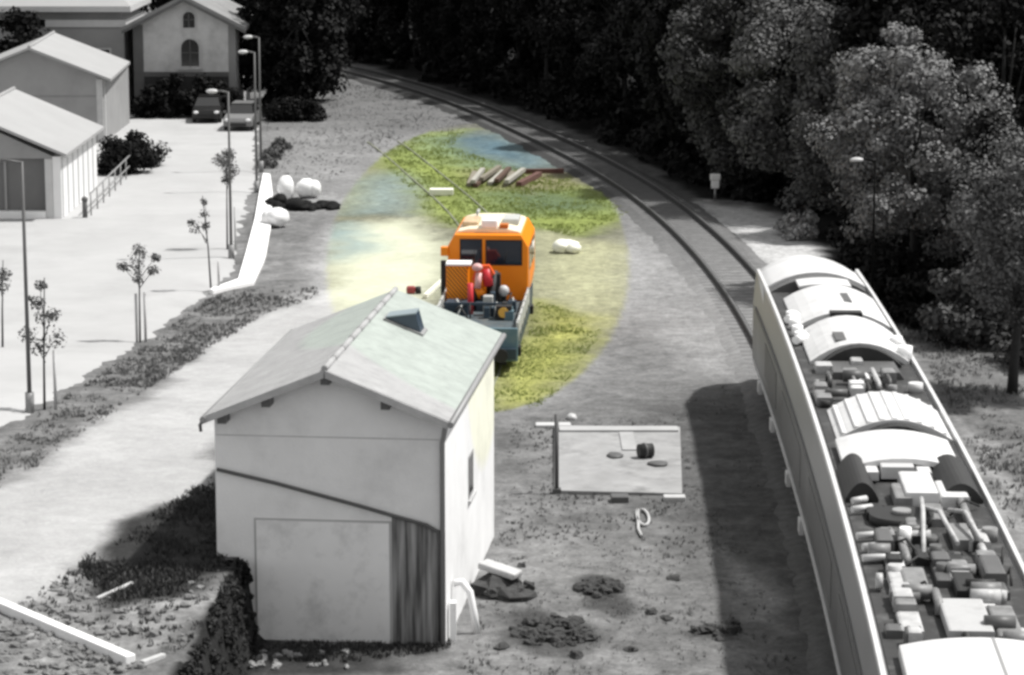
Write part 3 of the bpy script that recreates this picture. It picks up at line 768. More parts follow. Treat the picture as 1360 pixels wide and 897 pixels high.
pane(-.80, -.22, 2.22, 2.92)
pane(-.03, .98, 2.22, 2.90)
for y0, y1 in ((.5, 1.5), (1.9, 3.2)):
    f_ = MB().box(1.20, 1.222, y0, y1, 1.95, 2.65).build('side_window', M_rub, dz)
    MB().box(1.21, 1.23, y0 + .05, y1 - .05, 2.0, 2.6).build('pane', M_bluglass, f_)
MB().box(1.20, 1.225, .35, .42, 1.2, 2.7).build('door_rail', M_silver, dz)
MB().box(-1.42, -1.2, -.06, .16, 2.45, 2.72).build('mirror', M_orange, dz, .02)
MB().box(-1.42, -1.27, -.05, .1, 1.25, 2.3).build('side_duct', M_black, dz)
MB().box(-1.15, -.5, -1.35, -.75, 1.1, 2.36).build('engine_box', M_orange, dz, .015)
m = mat('warning_stripes', (.7, .2, .01), .5, .05, 2.0)
def stripes(nt, N, L):
    b = N['Principled BSDF']; tc = N.new('ShaderNodeTexCoord'); sp = N.new('ShaderNodeSeparateXYZ'); L.new(tc.outputs['Object'], sp.inputs[0])
    s_ = N.new('ShaderNodeMath'); s_.operation = 'MULTIPLY_ADD'; s_.inputs[1].default_value = 1.15; L.new(sp.outputs[0], s_.inputs[0]); L.new(sp.outputs[2], s_.inputs[2])
    k = N.new('ShaderNodeMath'); k.operation = 'MULTIPLY'; k.inputs[1].default_value = 7.5; L.new(s_.outputs[0], k.inputs[0])
    f = N.new('ShaderNodeMath'); f.operation = 'FRACT'; L.new(k.outputs[0], f.inputs[0])
    g_ = N.new('ShaderNodeMath'); g_.operation = 'GREATER_THAN'; g_.inputs[1].default_value = .48; L.new(f.outputs[0], g_.inputs[0])
    mx = N.new('ShaderNodeMix'); mx.data_type = 'RGBA'; mx.inputs['A'].default_value = (.88, .3, .005, 1); mx.inputs['B'].default_value = (.33, .1, .012, 1)
    L.new(g_.outputs[0], mx.inputs['Factor']); L.new(mx.outputs['Result'], b.inputs['Base Color'])
shade_split(m, stripes)
MB().box(-1.13, -.52, -1.375, -1.353, 1.2, 2.33).build('warning_panel', m, dz)
MB().box(-1.16, -.42, -1.38, -.7, 2.363, 2.43).build('box_lid', M_white, dz, .015)
# folded loading crane on the bed
MB().tube([(-.36, -2.3, 1.09), (-.36, -2.3, 2.0)], .085, 10).build('crane_column', M_red, dz)
MB().tube([(-.36, -1.5, 1.09), (-.3, -1.4, 1.75)], .16, 10).build('crane_base', M_black, dz)
MB().prism([(-.38, 2.0), (-.2, 1.9), (.12, 2.2), (.2, 2.1), (.3, 2.16), (.14, 2.42), (-.22, 2.4)], -1.6, -1.35).build('crane_boom', M_redor, dz)
MB().tube([(-.15, -1.6, 2.2), (-.2, -1.7, 1.75)], .1, 10).ball((-.2, -1.7, 2.38), .16, .14, .12).build('crane_ram', mat('pink_grey', (.65, .38, .36), .5, .2, 4.0), dz)
MB().tube([(.3, -1.25, 2.2), (.22, -1.5, 1.6), (.12, -1.7, 1.2)], .1, 8).build('crane_arm', M_black, dz)
MB().tube([(.05, -1.5, 2.3), (.12, -1.55, 1.8)], .15, 12).build('crane_motor', M_red, dz)
MB().tube([(-.18, -1.5, 1.75), (-.05, -1.55, 1.45)], .14, 10).build('crane_motor', M_orange, dz)
pr = random.Random(4)
for k in range(14):
    x = pr.uniform(-.1, 1.0); y = pr.uniform(-3.2, -.5); h = pr.uniform(.15, .6); w_ = pr.uniform(.06, .16)
    MB().box(x - w_, x + w_, y - .15, y + .15, 1.092 + k * .0007, 1.092 + h).build('winch_gear', pr.choice([M_dkblue, M_black, M_bluegrey, M_dkblue, M_silver]), dz, .02)
for k in range(9):
    x = pr.uniform(-.9, .9); y = pr.uniform(-3.6, -.8); MB().tube([(x, y, 1.12), (x + pr.uniform(-.3, .3), y + .2, 1.5), (x + pr.uniform(-.4, .4), y + .5, 1.3)], .025, 6).build('hose', pr.choice([M_silver, M_black, M_black]), dz)
MB().box(-1.1, .9, -2.9, -2.82, 1.45, 1.53).build('cross_bar', M_dkblue, dz)
MB().box(-1.1, -.4, -2.6, -1.6, 1.09, 1.42).build('tool_chest', M_dkblue, dz, .02)
for bx, by, bz, bh in ((.36, -1.25, 1.09, 1.05), (.12, -1.0, 1.09, .75), (.32, -1.0, 1.09, .55), (-.12, -1.1, 1.09, .5), (.5, -.8, 1.09, .35)):
    MB().box(bx - .1, bx + .1, by - .12, by + .12, bz + .002, bz + bh).build('pump', M_black, dz, .03)
MB().ball((.55, -1.3, 1.62), .17, .14, .17).build('work_lamp', M_white2, dz)
MB().box(.45, .9, -3.3, -2.9, 1.09, 1.5).build('lamp_box', M_black, dz)
MB().tube([(.67, -3.33, 1.32), (.67, -3.25, 1.32)], .15, 14).build('headlight', M_lens, dz)
ob = MB().box(-.06, .06, -2.1, 2.1, 0, .13, Matrix.Translation((-2.5, 89.6, 0.02)) @ Matrix.Rotation(R(-9), 4, 'Z')).build('white_beam', M_bagy)
tag(ob, 'long pale beam lying on the grass along the left side of the orange rail car', 'beam')
fc = thing('fuel_can', 'red fuel can with dark cap standing on the ground beyond the hut ridge', 'fuel can', (-3.28, 88.6, 0))
MB().box(-.2, .1, -.12, .12, .0, .24).build('can_body', mat('faded_red', (.28, .05, .05), .6, .2, 4.0), fc, .06)
MB().tube([(.2, 0, 0), (.18, 0, .22)], .1, 10).build('spout', M_black, fc)

# ------------------------------------------------------------------ long rail vehicle with opened roof on the main track
lv = thing('rail_vehicle', 'long grey rail vehicle with its roof opened over machinery, on the main track', 'rail vehicle', (trk(50), 50, 0))
def LP(s, la, z):
    d = trk_dir(s); return Vector((trk(s) + d.y * la, s - d.x * la, z)) - lv.location
def lvsweep(name, prof, s0, s1, m, step=1.0, smooth=False, parent=None, bevel=0):
    n = max(2, int((s1 - s0) / step) + 1); mb = MB(); vs = []; k = len(prof)
    for i in range(n):
        s = s0 + (s1 - s0) * i / (n - 1)
        vs += [LP(s, la, z) for la, z in prof]
    fs = [(i*k + j, i*k + (j+1) % k, (i+1)*k + (j+1) % k, (i+1)*k + j) for i in range(n-1) for j in range(k)]
    mb.add(vs, fs, smooth); mb.add(vs[:k], [tuple(range(k))]); mb.add(vs[-k:], [tuple(range(k-1, -1, -1))])
    return mb.build(name, m, parent or lv, bevel)
def lvbox(name, s0, s1, a0, a1, z0, z1, m, bevel=.02, parent=None):
    return lvsweep(name, [(a0, z0), (a1, z0), (a1, z1), (a0, z1)], s0, s1, m, 2.0, parent=parent, bevel=bevel)
def arch(w0, w1, z, rise, th, n=10):
    o_ = []; c_ = (w0 + w1) / 2; h = (w1 - w0) / 2
    for k in range(n + 1):
        u = -1 + 2 * k / n; o_.append((c_ + u * h, z + rise * (1 - u * u)))
    return [(a, b - th) for a, b in o_] + o_[::-1]
S0, S1 = 24.0, 72.0
M_side = mat('side_sheet', .085, .35, .15, .6, stain=(.2, .5, .5))
M_sideup = mat('side_upper', .22, .35, .1, .6, stain=(.2, .4, .6))
M_mach = mat('worn_grey_machine', .2, .5, .3, 4.0, stain=(.05, .6, 3.0)); M_machl = mat('worn_pale_machine', .42, .5, .25, 4.0, stain=(.12, .6, 3.0))
M_railedge = mat('roof_edge', .55, .5, .1, 1.5, stain=(.3, .4, 1.2))
M_deck = mat('roof_deck', .03, .7, .3, 3.0, stain=(.15, .6, 2.0))
M_pan = mat('white_roof_panel', .58, .5, .08, 1.5, stain=(.35, .5, 1.8))
lvsweep('body', [(-1.40, 1.05), (1.40, 1.05), (1.40, 2.55), (-1.40, 2.55)], S0, S1, M_side)
lvsweep('upper_side', [(-1.40, 2.553), (1.40, 2.553), (1.33, 3.40), (-1.33, 3.40)], S0, S1, M_sideup)
lvsweep('roof_deck', [(-1.2, 3.403), (1.2, 3.403), (1.2, 3.44), (-1.2, 3.44)], S0, 69.0, M_deck)
for s in (-1, 1):
    a, b_ = sorted((s * 1.27, s * 1.345))
    lvsweep('roof_rail', [(a, 3.403), (b_, 3.403), (b_, 3.53), (a, 3.53)], S0, 71.6, M_railedge)
    a, b_ = sorted((s * 1.40, s * 1.435))
    lvsweep('gutter', [(a, 2.50), (b_, 2.50), (b_, 2.62), (a, 2.62)], S0, 71.0, M_dkgrey)
    lvsweep('sill', [(a, 1.05), (b_, 1.05), (b_, 1.13), (a, 1.13)], S0, 71.4, M_railedge)
    lvsweep('skirt', [(s*1.2 - .04, .5), (s*1.2 + .04, .5), (s*1.2 + .04, 1.04), (s*1.2 - .04, 1.04)], S0, 70.5, M_black)
    for k, yb in enumerate((29, 33, 38, 42.5, 54.3, 58.5, 64, 68.5)):
        a, b_ = sorted((s * 1.4, s * 1.5)); lvbox('step', yb - .2, yb + .2, a, b_, .8, 1.1, M_railedge)
    for y0, y1 in ((32, 38), (40, 44.5), (46.5, 53), (55.5, 61.5), (63.5, 67.5)):
        a, b_ = sorted((s * 1.395, s * 1.412)); lvbox('side_panel', y0, y1, a, b_, 1.45, 2.3, M_dkgrey, 0)
for yb in (31, 35.5, 52, 56, 63, 68):
    for s in (-1, 1):
        mb = MB(); c_ = LP(yb, s * .75, .72)
        mb.prism([(c_.y + .45*math.cos(a*math.pi/10), c_.z + .45*math.sin(a*math.pi/10)) for a in range(20)], c_.x - .06, c_.x + .06, 'x', smooth=True).build('wheel', M_dkgrey, lv)
# rounded driving cab nose at the far end
mb = MB(); vs = []; kk = 15
prof_s = [(68.97, 1.0, 0.0), (71.2, .98, -.02), (72.3, .93, -.08), (73.1, .84, -.18), (73.6, .7, -.36), (73.9, .5, -.6)]
for (s, w, dzv) in prof_s:
    pr_ = [(-1.34*w, 1.1)] + [(-1.36*w, 2.5)] + [(1.36*w*u, 3.44 + dzv + .43*(1-u*u)) for u in np.linspace(-1, 1, 11)] + [(1.36*w, 2.5), (1.34*w, 1.1)]
    kk = len(pr_); vs += [LP(s, a, z) for a, z in pr_]
mb.add(vs, [(i*kk+j, i*kk+(j+1) % kk, (i+1)*kk+(j+1) % kk, (i+1)*kk+j) for i in range(len(prof_s)-1) for j in range(kk)], True)
mb.add(vs[:kk], [tuple(range(kk))]); mb.add(vs[-kk:], [tuple(range(kk-1, -1, -1))])
nose = mb.build('cab_nose', mat('nose_paint', .62, .4, .08, 1.2, stain=(.35, .4, 1.5)), lv)
lvsweep('nose_arch', arch(-1.22, 1.22, 3.45, .38, .3), 68.4, 68.95, M_dkgrey)
lvsweep('roof_panel', arch(-.6, .72, 3.78, .06, .06), 67.3, 68.35, M_pan, bevel=.01)
lvsweep('roof_panel', arch(-1.0, 1.24, 3.5, .37, .12), 63.1, 67.1, M_pan, bevel=.01)
lvbox('roof_slot', 64.6, 65.8, .27, .46, 3.80, 3.875, M_dkgrey)
lvbox('roof_slot', 62.95, 63.3, -.2, .55, 3.74, 3.88, M_black)
lvsweep('roof_panel', arch(-.98, 1.2, 3.5, .42, .14), 58.9, 62.4, M_pan, bevel=.01)
lvbox('roof_hatch', 59.4, 60.4, -.38, -.1, 3.78, 3.895, M_dkgrey)
lvsweep('end_plate', arch(-.78, .98, 3.5, .40, .34), 58.5, 58.85, M_black)
lvsweep('sloped_cover', [(-.72, 3.45), (.9, 3.45), (.8, 3.6), (-.6, 3.6)], 57.2, 58.45, M_dkgrey)
lvsweep('ribbed_cover', arch(-1.0, 1.22, 3.47, .4, .14), 51.2, 53.9, M_pan)
for k in range(9):
    u = -.85 + 1.9 * k / 8; q = (u - .11) / 1.11
    zc_ = 3.47 + .4 * (1 - q * q)
    lvbox('cover_rib', 51.25, 53.85, u - .05, u + .05, zc_ - .05, zc_ + .022, M_pan, .015)
lvsweep('end_plate', arch(-.7, .95, 3.48, .36, .3), 50.75, 51.1, M_black)
lvsweep('roof_panel', arch(-1.08, 1.05, 3.6, .2, .1), 48.2, 50.65, M_pan, bevel=.01)
lvbox('panel_tab', 47.7, 48.25, -.75, -.5, 3.5, 3.66, M_pan); lvbox('panel_tab', 47.7, 48.25, .2, .45, 3.5, 3.66, M_pan)
lvbox('panel_bridge', 47.85, 48.25, -.45, .15, 3.5, 3.72, M_white2)
for a0, a1 in ((-1.2, -.62), (.42, 1.2)):
    lvsweep('fan_cowl', arch(a0, a1, 3.5, .3, .24), 46.3, 48.6, M_black, bevel=.02)
def disc(name, s, la, z, r, h, m, n=20, tilt=None):
    c_ = LP(s, la, z)
    MB().tube([c_, c_ + Vector((0, 0, h))], r, n).build(name, m, lv)
lvbox('cooler_box', 45.8, 47.4, -.2, .38, 3.45, 3.75, M_pan, .05); lvbox('cooler_box', 45.9, 47.1, .42, .92, 3.45, 3.66, M_pan, .05)
disc('fan_ring', 44.9, -.35, 3.45, .55, .16, M_black); disc('fan_hub', 44.9, -.35, 3.6, .16, .08, M_grey)
disc('filter_pot', 43.4, -.42, 3.45, .1, .3, M_white)
for a, b_ in (((42.5, -.2), (45.6, .05)), ((45.6, .05), (42.6, .35)), ((45.4, .5), (42.8, .75))):
    MB().tube([LP(a[0], a[1], 3.55), LP((a[0]+b_[0])/2, (a[1]+b_[1])/2, 3.85), LP(b_[0], b_[1], 3.7)], .04, 8).build('pipe', M_machl, lv)
for k, (s, a0, a1) in enumerate(((43.6, -1.2, -.7), (42.9, -1.15, -.72), (42.2, -1.2, -.6), (45.4, -1.15, -.8), (46.0, -1.1, -.85))):
    MB().tube([LP(s, a0, 3.54), LP(s + .15, a1, 3.55)], .06, 10).build('pipe', M_white2, lv)
for s in (61.5, 62.3, 63.2, 64.2):
    disc('valve', s, -1.02, 3.45, .13, .24, M_white)
for s in (61.0, 63.7): MB().tube([LP(s, -1.15, 3.58), LP(s + .5, -.9, 3.58)], .1, 10).build('pipe', M_white, lv)
disc('lamp', 59.2, 1.12, 3.5, .17, .3, M_white); disc('lamp', 60.6, 1.08, 3.5, .14, .26, M_white)
lvbox('converter_box', 37.9, 39.6, -.25, .42, 3.45, 3.64, mat('box_paint', .42, .5, .1, 2.0, stain=(.2, .5, 2.0)), .04); lvbox('converter_box', 37.8, 39.4, .46, .84, 3.45, 3.6, M_mach, .04)
lvsweep('cab_roof', arch(-1.02, 1.28, 3.62, .14, .2), 24, 37.2, mat('cab_roof_paint', .56, .5, .06, 1.5, stain=(.4, .4, 2.0)), bevel=.02)
lvbox('roof_seam', 24, 37.2, .28, .32, 3.7, 3.765, M_grey, 0)
pr = random.Random(12)
mats_ = [M_mach, M_mach, M_machl, M_dkgrey, M_black, M_machl, M_mach, M_black, M_dkgrey, M_pan]
zones = [(54.3, 58.0, 24), (43.0, 46.0, 22), (39.5, 43.0, 44), (37.4, 39.5, 14)]
for z0, z1, n_ in zones:       # machinery between the covers
    for k in range(n_):
        s = pr.uniform(z0, z1); la = pr.uniform(-1.0, 1.0); t = pr.random(); mm = pr.choice(mats_); h = pr.uniform(.1, .36)
        la = round(la / .25) * .25
        if t < .5:
            lvbox('machine_box', s, s + pr.choice([.35, .5, .8, 1.1]), la - pr.uniform(.09, .2), la + pr.uniform(.09, .2), 3.441, 3.44 + h * .75, mm, .05)
        elif t < .64: disc('drum', s, la, 3.441, pr.uniform(.08, .16), h * .7, mm, 16)
        elif t < .78:     # pipe run along the vehicle
            z = 3.5 + h * .4; e = s + pr.uniform(.7, 1.6); MB().tube([LP(s, la, 3.45), LP(s + .06, la, z), LP((s + e) / 2, la, z), LP(e - .06, la, z), LP(e, la, 3.45)], pr.uniform(.04, .075), 10).build('pipe', mm, lv)
        elif t < .9:      # barrel lying across it
            e = max(-1.1, min(1.1, la + pr.choice([-.45, .45]))); z = 3.5 + h * .3; r_ = pr.uniform(.07, .13); MB().tube([LP(s, la, z + r_ * .4), LP(s, e, z + r_ * .4)], r_, 14).build('barrel', mm, lv)
        else:             # cables sagging over the units
            e = max(-1.1, min(1.1, la + pr.uniform(-.8, .8))); MB().tube([LP(s, la, 3.5), LP(s + .3, (la + e) / 2, 3.7), LP(s + .7, e, 3.5)], .022, 6).build('cable', M_black, lv)

# ------------------------------------------------------------------ buildings beyond the car park
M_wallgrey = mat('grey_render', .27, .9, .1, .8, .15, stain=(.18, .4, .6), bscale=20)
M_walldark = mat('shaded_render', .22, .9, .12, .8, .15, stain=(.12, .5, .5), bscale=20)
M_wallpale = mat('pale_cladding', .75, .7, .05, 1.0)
M_roofpale = mat('pale_roof_sheet', .31, .7, .08, .6, .2, stain=(.24, .4, 1.2), bscale=14)
M_shutter = mat('shutter_grey', .13, .6, .1, 1.0)
def gable_roof(name, xr, xl, xrt, zr, zel, zer, y0, y1, th, m, par, ridge_shift=0.0):
    """two slopes; xr ridge, xl / xrt eaves"""
    p = [(xrt, zer), (xr, zr), (xl, zel), (xl, zel - th), (xr, zr - th), (xrt, zer - th)]
    vs = [(u, y0, w) for u, w in p] + [(u + ridge_shift, y1, w) for u, w in p]
    mb = MB().add(vs, [(0,1,7,6),(1,2,8,7),(2,3,9,8),(3,4,10,9),(4,5,11,10),(5,0,6,11),(0,5,4,1),(1,4,3,2),(6,7,10,11),(7,8,9,10)])
    r = mb.build(name, m, par)
    rc = MB().tube([(xr, y0, zr + .01), (xr + ridge_shift, y1, zr + .01)], .08, 8).build('ridge_cap', M_roofpale, r)
    return r
# near garage: pale roof, sunlit side wall, recessed grey shutters
b1 = thing('garage', 'low garage nearest on the left with recessed grey shutters and a bright sunlit side wall', 'garage', (-17.6, 105.7, 0))
hx = -7.0
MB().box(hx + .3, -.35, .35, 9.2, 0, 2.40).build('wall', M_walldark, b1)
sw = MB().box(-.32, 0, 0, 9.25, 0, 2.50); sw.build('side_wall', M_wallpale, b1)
for k in range(7): MB().box(.0, .035, .25 + k*1.3, .35 + k*1.3, 0.05, 2.45).build('wall_rib', M_white2, b1)
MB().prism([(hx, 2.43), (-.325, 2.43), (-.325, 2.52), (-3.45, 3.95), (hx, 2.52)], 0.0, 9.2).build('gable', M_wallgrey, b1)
MB().box(-.62, -.33, -.02, .34, 0, 2.42).build('corner_pier', M_white2, b1)
MB().box(hx, -.63, -.06, .30, 0, .36).build('plinth', M_wallpale, b1)
for k in range(4):
    x1 = -.66 - k * 1.62
    sh = MB().box(x1 - 1.5, x1, .28, .345, .37, 2.4).build('shutter', M_shutter, b1)
    MB().box(x1 - 1.6, x1 - 1.505, .2, .345, .37, 2.4).build('mullion', M_wallgrey, sh)
gable_roof('roof', -3.45, -7.3, .32, 4.28, 2.62, 2.66, -.55, 9.5, .12, M_roofpale, b1)
MB().ball((-6.0, -.25, 2.75), .22, .2, .1).build('wall_lamp', M_white, b1)
# second gabled building
b2 = thing('gabled_shed', 'taller grey gabled building with a pale roof, standing behind the near garage', 'building', (-19.85, 132, 0))
MB().prism([(-6.9, 0), (0, 0), (0, 3.18), (-3.4, 4.58), (-6.9, 3.2)], 0, 9.2).build('wall', M_wallgrey, b2)
MB().box(-.28, .02, -.03, .0, 0, 3.15).build('corner_pier', M_conc, b2)
MB().box(.0, .04, .5, .75, 0, 3.1).build('downpipe', M_white2, b2)
MB().prism([(-6.9, 2.3), (-.3, 2.3), (-.3, 2.36), (-6.9, 2.36)], -.02, 0).build('wall_joint', M_walldark, b2)
gable_roof('roof', -3.4, -7.3, .5, 4.74, 3.2, 3.22, -.5, 9.5, .13, M_roofpale, b2, -.45)
# big block with cornices
b3 = thing('station_block', 'big pale block with two light cornices, cut by the top edge, behind the gabled shed', 'building', (-20.85, 147, 0))
MB().box(-8.0, 0, 0, 7.5, 0, 4.62).build('wall', M_wallgrey, b3)
MB().box(-4.2, .12, -.12, 7.6, 4.623, 5.0).build('lower_cornice', M_white2, b3)
MB().box(-7.9, -.1, .1, 7.4, 5.003, 5.45).build('upper_wall', M_walldark, b3)  # dark render puts the shade below the upper cornice into the colour
MB().box(-8.4, .45, -.5, 8.0, 5.453, 5.75).build('upper_cornice', M_white2, b3)
MB().add([(-8.4, -.5, 5.753), (.45, -.5, 5.753), (.45, 8, 5.753), (-8.4, 8, 5.753), (-6, 3, 7.8), (-2, 3, 7.8), (-2, 4.6, 7.8), (-6, 4.6, 7.8)], [(0,3,2,1),(4,5,6,7),(0,1,5,4),(1,2,6,5),(2,3,7,6),(3,0,4,7)]).build('roof', M_roofpale, b3)
for x in (-6.4, -3.6, -1.2):
    w_ = MB().box(x - .5, x + .5, -.03, 0, 1.9, 3.5).build('window', M_conc, b3); MB().box(x - .38, x + .38, -.045, -.031, 2.0, 3.4).build('pane', M_glass, w_)
# gabled stone house
b4 = thing('stone_house', 'gabled stone house with two arched windows, at the far end of the car park', 'house', (-17.45, 146, 0))
M_stone = mat('stone_wall', .5, .9, .2, 1.2, .4, stain=(.2, .5, .8), bscale=9)
MB().prism([(-2.75, 0), (2.65, 0), (2.65, 4.85), (0, 6.1), (-2.75, 4.85)], 0, 8).build('wall', M_stone, b4)
MB().box(-2.78, -2.25, -.03, .0, 0, 4.8).build('quoin', M_dkgrey, b4)
MB().box(2.3, 2.68, -.03, 0, 0, 4.8).build('quoin', M_walldark, b4)
MB().box(-2.24, 2.29, -.05, 0, 2.05, 2.3).build('string_course', M_dkgrey, b4)
MB().box(-2.24, 2.29, -.02, 0, 0.0, 2.04).build('lower_wall', mat('dark_base', .03, .9, .3, 1.0), b4)
gable_roof('roof', 0, -3.3, 3.3, 6.42, 4.72, 4.72, -.55, 8.4, .2, mat('slate_roof', .2, .8, .2, 1.0, .3, stain=(.3, .4, 1.5)), b4)
for s in (-1, 1):
    p = [(0, 6.22), (s*3.3, 4.52), (s*3.3, 4.36), (0, 6.06)]
    MB().prism(p if s < 0 else p[::-1], -.58, -.553).build('bargeboard', M_dkgrey, b4)
def arched(xc, z0, z1, w, nm):
    h = w / 2
    def pr_(e): return [(xc - h - e, z0 - e), (xc + h + e, z0 - e)] + [(xc + (h + e) * math.cos(a), z1 - h + (h + e) * math.sin(a)) for a in np.linspace(0, math.pi, 11)]
    f_ = MB().prism(pr_(.1), -.04, 0).build(nm, M_conc, b4)
    MB().prism(pr_(0), -.055, -.041).build('pane', M_glass, f_)
    MB().box(xc - .025, xc + .025, -.075, -.056, z0, z1 - .05).box(xc - h, xc + h, -.075, -.056, (z0 + z1) / 2 - .02, (z0 + z1) / 2 + .02).build('glazing_bar', M_dkgrey, f_)
arched(.22, 4.65, 5.5, .62, 'window'); arched(.25, 2.6, 4.05, .95, 'window')
MB().box(-.4, .9, -.12, 0, 2.42, 2.5).build('sill', M_conc, b4)
# ramp with railing beside the garage
rp_ = thing('ramp_railing', 'slim metal railing along the ramp beside the near garage', 'railing', (-16.6, 106.6, 0))
A = Vector((0, 0, 0)); B = Vector((-.25, 15.0, 0))
for h in (.95, .5): MB().tube([A + Vector((0, 0, h)), B + Vector((0, 0, h))], .035, 6).build('rail', M_grey, rp_)
for k in range(9):
    p = A + (B - A) * k / 8; MB().tube([p, p + Vector((0, 0, .95))], .03, 6).build('post', M_grey, rp_)
MB().tube([B + Vector((0, 0, .95)), B + Vector((-1.0, 0, .95))], .035, 6).build('end_rail', M_grey, rp_)
ob = MB().tube([(-16.75, 106.0, 0), (-16.75, 106.0, .75)], .1, 10).ball((-16.75, 106.0, .78), .13).build('bollard', M_dkgrey)
tag(ob, 'small dark bollard at the near foot of the ramp railing', 'bollard')

# ------------------------------------------------------------------ white concrete edge of the car park
wl_ = MB(); pts = [(-9.95, 88.5), (-9.22, 90.6), (-9.5, 96), (-10.0, 105), (-10.55, 113), (-10.95, 119.3)]
vs = []
for i, p in enumerate(pts):
    a = Vector(pts[max(i-1, 0)]); b_ = Vector(pts[min(i+1, len(pts)-1)]); d = (b_ - a).normalized(); n = Vector((d.y, -d.x))
    if i == 1: n = Vector((.75, -.55))
    w_ = (.12, .75, .72, .66, .55, .3)[i]
    q0 = Vector(p) ; q1 = q0 + n * w_
    vs += [(q0.x, q0.y, -.1), (q0.x, q0.y, .17), (q1.x, q1.y, .13), (q1.x, q1.y, -.1)]
wl_.add(vs, [(i*4+k, i*4+(k+1) % 4, (i+1)*4+(k+1) % 4, (i+1)*4+k) for i in range(len(pts)-1) for k in range(4)] + [(0,1,2,3), tuple(len(vs)-4+k for k in (3,2,1,0))])
ob = wl_.build('low_wall', mat('white_concrete', .85, .7, .04, 1.0)); tag(ob, 'low white concrete edge wall bending along the corner of the car park', 'wall')
# white beam on the bank in the foreground
A = Vector((-10.1, 47.35, Tz(-10.1, 47.35) + .08)); B = Vector((-6.22, 42.75, Tz(-6.22, 42.75) + .08))
d = (B - A).normalized(); n = Vector((d.y, -d.x, 0)).normalized()
def beam(A, B, w, z0, z1, name, m):
    d = (B - A).normalized(); n = Vector((d.y, -d.x, 0)).normalized() * w; u0 = Vector((0, 0, z0)); u1 = Vector((0, 0, z1))
    return MB().add([A - n + u0, A + n + u0, B + n + u0, B - n + u0, A - n + u1, A + n + u1, B + n + u1, B - n + u1], [(0,3,2,1),(4,5,6,7),(0,1,5,4),(1,2,6,5),(2,3,7,6),(3,0,4,7)]).build(name, m, bevel=.02)
ob = beam(A, B, .1, -.1, .1, 'kerb_beam', M_white); tag(ob, 'long white kerb beam lying across the bank in the foreground corner', 'beam')
ob = beam(Vector((-6.05, 42.8, 1.62)), Vector((-5.75, 43.3, 1.6)), .05, -.05, .05, 'short_board', M_conc); tag(ob, 'short grey board beside the near end of the white kerb beam', 'board')
ob = beam(Vector((-7.35, 46.6, 1.63)), Vector((-6.85, 47.6, 1.64)), .035, -.03, .03, 'stick', M_conc); tag(ob, 'thin pale stick lying on the dark bank', 'stick')

# ------------------------------------------------------------------ street lamps
def lamp(x, y, h, arm, lab, pm=None, pr_=.058):
    pm = pm or M_dkgrey
    r = thing('street_lamp', lab, 'street lamp', (x, y, Tz(x, y)), group='street lamps along the car park edge')
    MB().tube([(0, 0, 0), (0, 0, h * .5), (0, 0, h)], pr_, 10, True, pr_ * .6).build('pole', pm, r)
    MB().tube([(0, 0, 0), (0, 0, .5)], .11, 10).build('pole_base', M_grey, r)
    MB().tube([(0, 0, h - .03), (-arm * .6, 0, h + .03), (-arm, 0, h + .02)], .035, 8).build('arm', pm, r)
    hd = MB().ball((-arm - .12, 0, h + .02), .22, .13, .08).build('lamp_head', M_white2, r)
    MB().ball((-arm - .13, 0, h - .035), .15, .09, .05).build('lens', M_glass, hd)
lamp(-11.75, 65.0, 6.15, .62, 'street lamp nearest the road, beside the nearest staked sapling')
lamp(-10.0, 96.0, 5.95, .45, 'street lamp in front of the bushy sapling, its head before the parked grey car')
lamp(-10.75, 114.0, 5.9, .35, 'street lamp at the far end of the white wall, lower of the far pair')
lamp(-11.2, 121.0, 6.0, .35, 'farthest street lamp, its head highest against the dark trees')
lamp(11.25, 84.0, 4.95, .45, 'single street lamp with a pale head almost lost in the trees above the rail vehicle', mat('tarred_wood', .006, .95, .2, 3.0, spec=.05), .05)
bpy.data.objects['street_lamp.004']['group'] = 'lamp in the trees'; del bpy.data.objects['street_lamp.004']['group']

# ------------------------------------------------------------------ staked saplings
def sapling(x, y, h, cl, n, lab, seed, stakes, ang=(.1, 0)):
    rnd = np.random.default_rng(seed)
    r = thing('sapling', lab, 'sapling', (x, y, Tz(x, y)), group='saplings planted along the car park edge')
    pts = [(0, 0, 0), (ang[0]*.3, 0, h * .45), (ang[0], ang[1], h)]
    MB().tube(pts, .035, 7, True, .012).build('trunk', M_bark, r)
    cc = np.array([(a, b_, z, s) for a, b_, z, s in cl])
    v = leaf_cloud(rnd, int(n * 2), cc, .42, .085)
    o = bpy.data.objects.new('crown', leaf_mesh('crown', v, M_leafsap)); C.objects.link(o); o.parent = r
    mb = MB()
    for a, b_, z, s in cl: mb.tube([(ang[0]*.6, 0, min(h*.7, z*.75)), (a*.6, b_*.6, z*.9), (a, b_, z)], .014, 5, True, .006)
    mb.build('branch', M_bark, r)
    for sx, sy, sh in stakes: MB().tube([(sx, sy, 0), (sx, sy, sh)], .04, 7).build('stake', M_conc, r)
sapling(-11.45, 65.3, 3.3, [(-.1,0,2.7,.6),(.1,.1,2.3,.8),(-.35,0,1.9,.7),(.35,-.1,1.8,.8),(0,0,3.1,.4),(.3,0,2.4,.5),(-.1,0,1.6,.7)], 330, 'sparse sapling at the nearest lamp post, lowest along the car park edge', 401, [(.28, 0, 1.5)])
sapling(-10.9, 78.5, 2.9, [(0,0,2.5,.8),(.05,0,2.75,.6),(-.05,.1,2.2,.7),(-.45,0,2.25,.45),(.45,0,2.15,.5),(.5,.1,2.5,.4),(0,0,1.9,.5)], 330, 'sapling with round top and two tall stakes by the grass verge', 402, [(-.09, 0, 1.45), (.16, .05, 1.5)], (.05, 0))
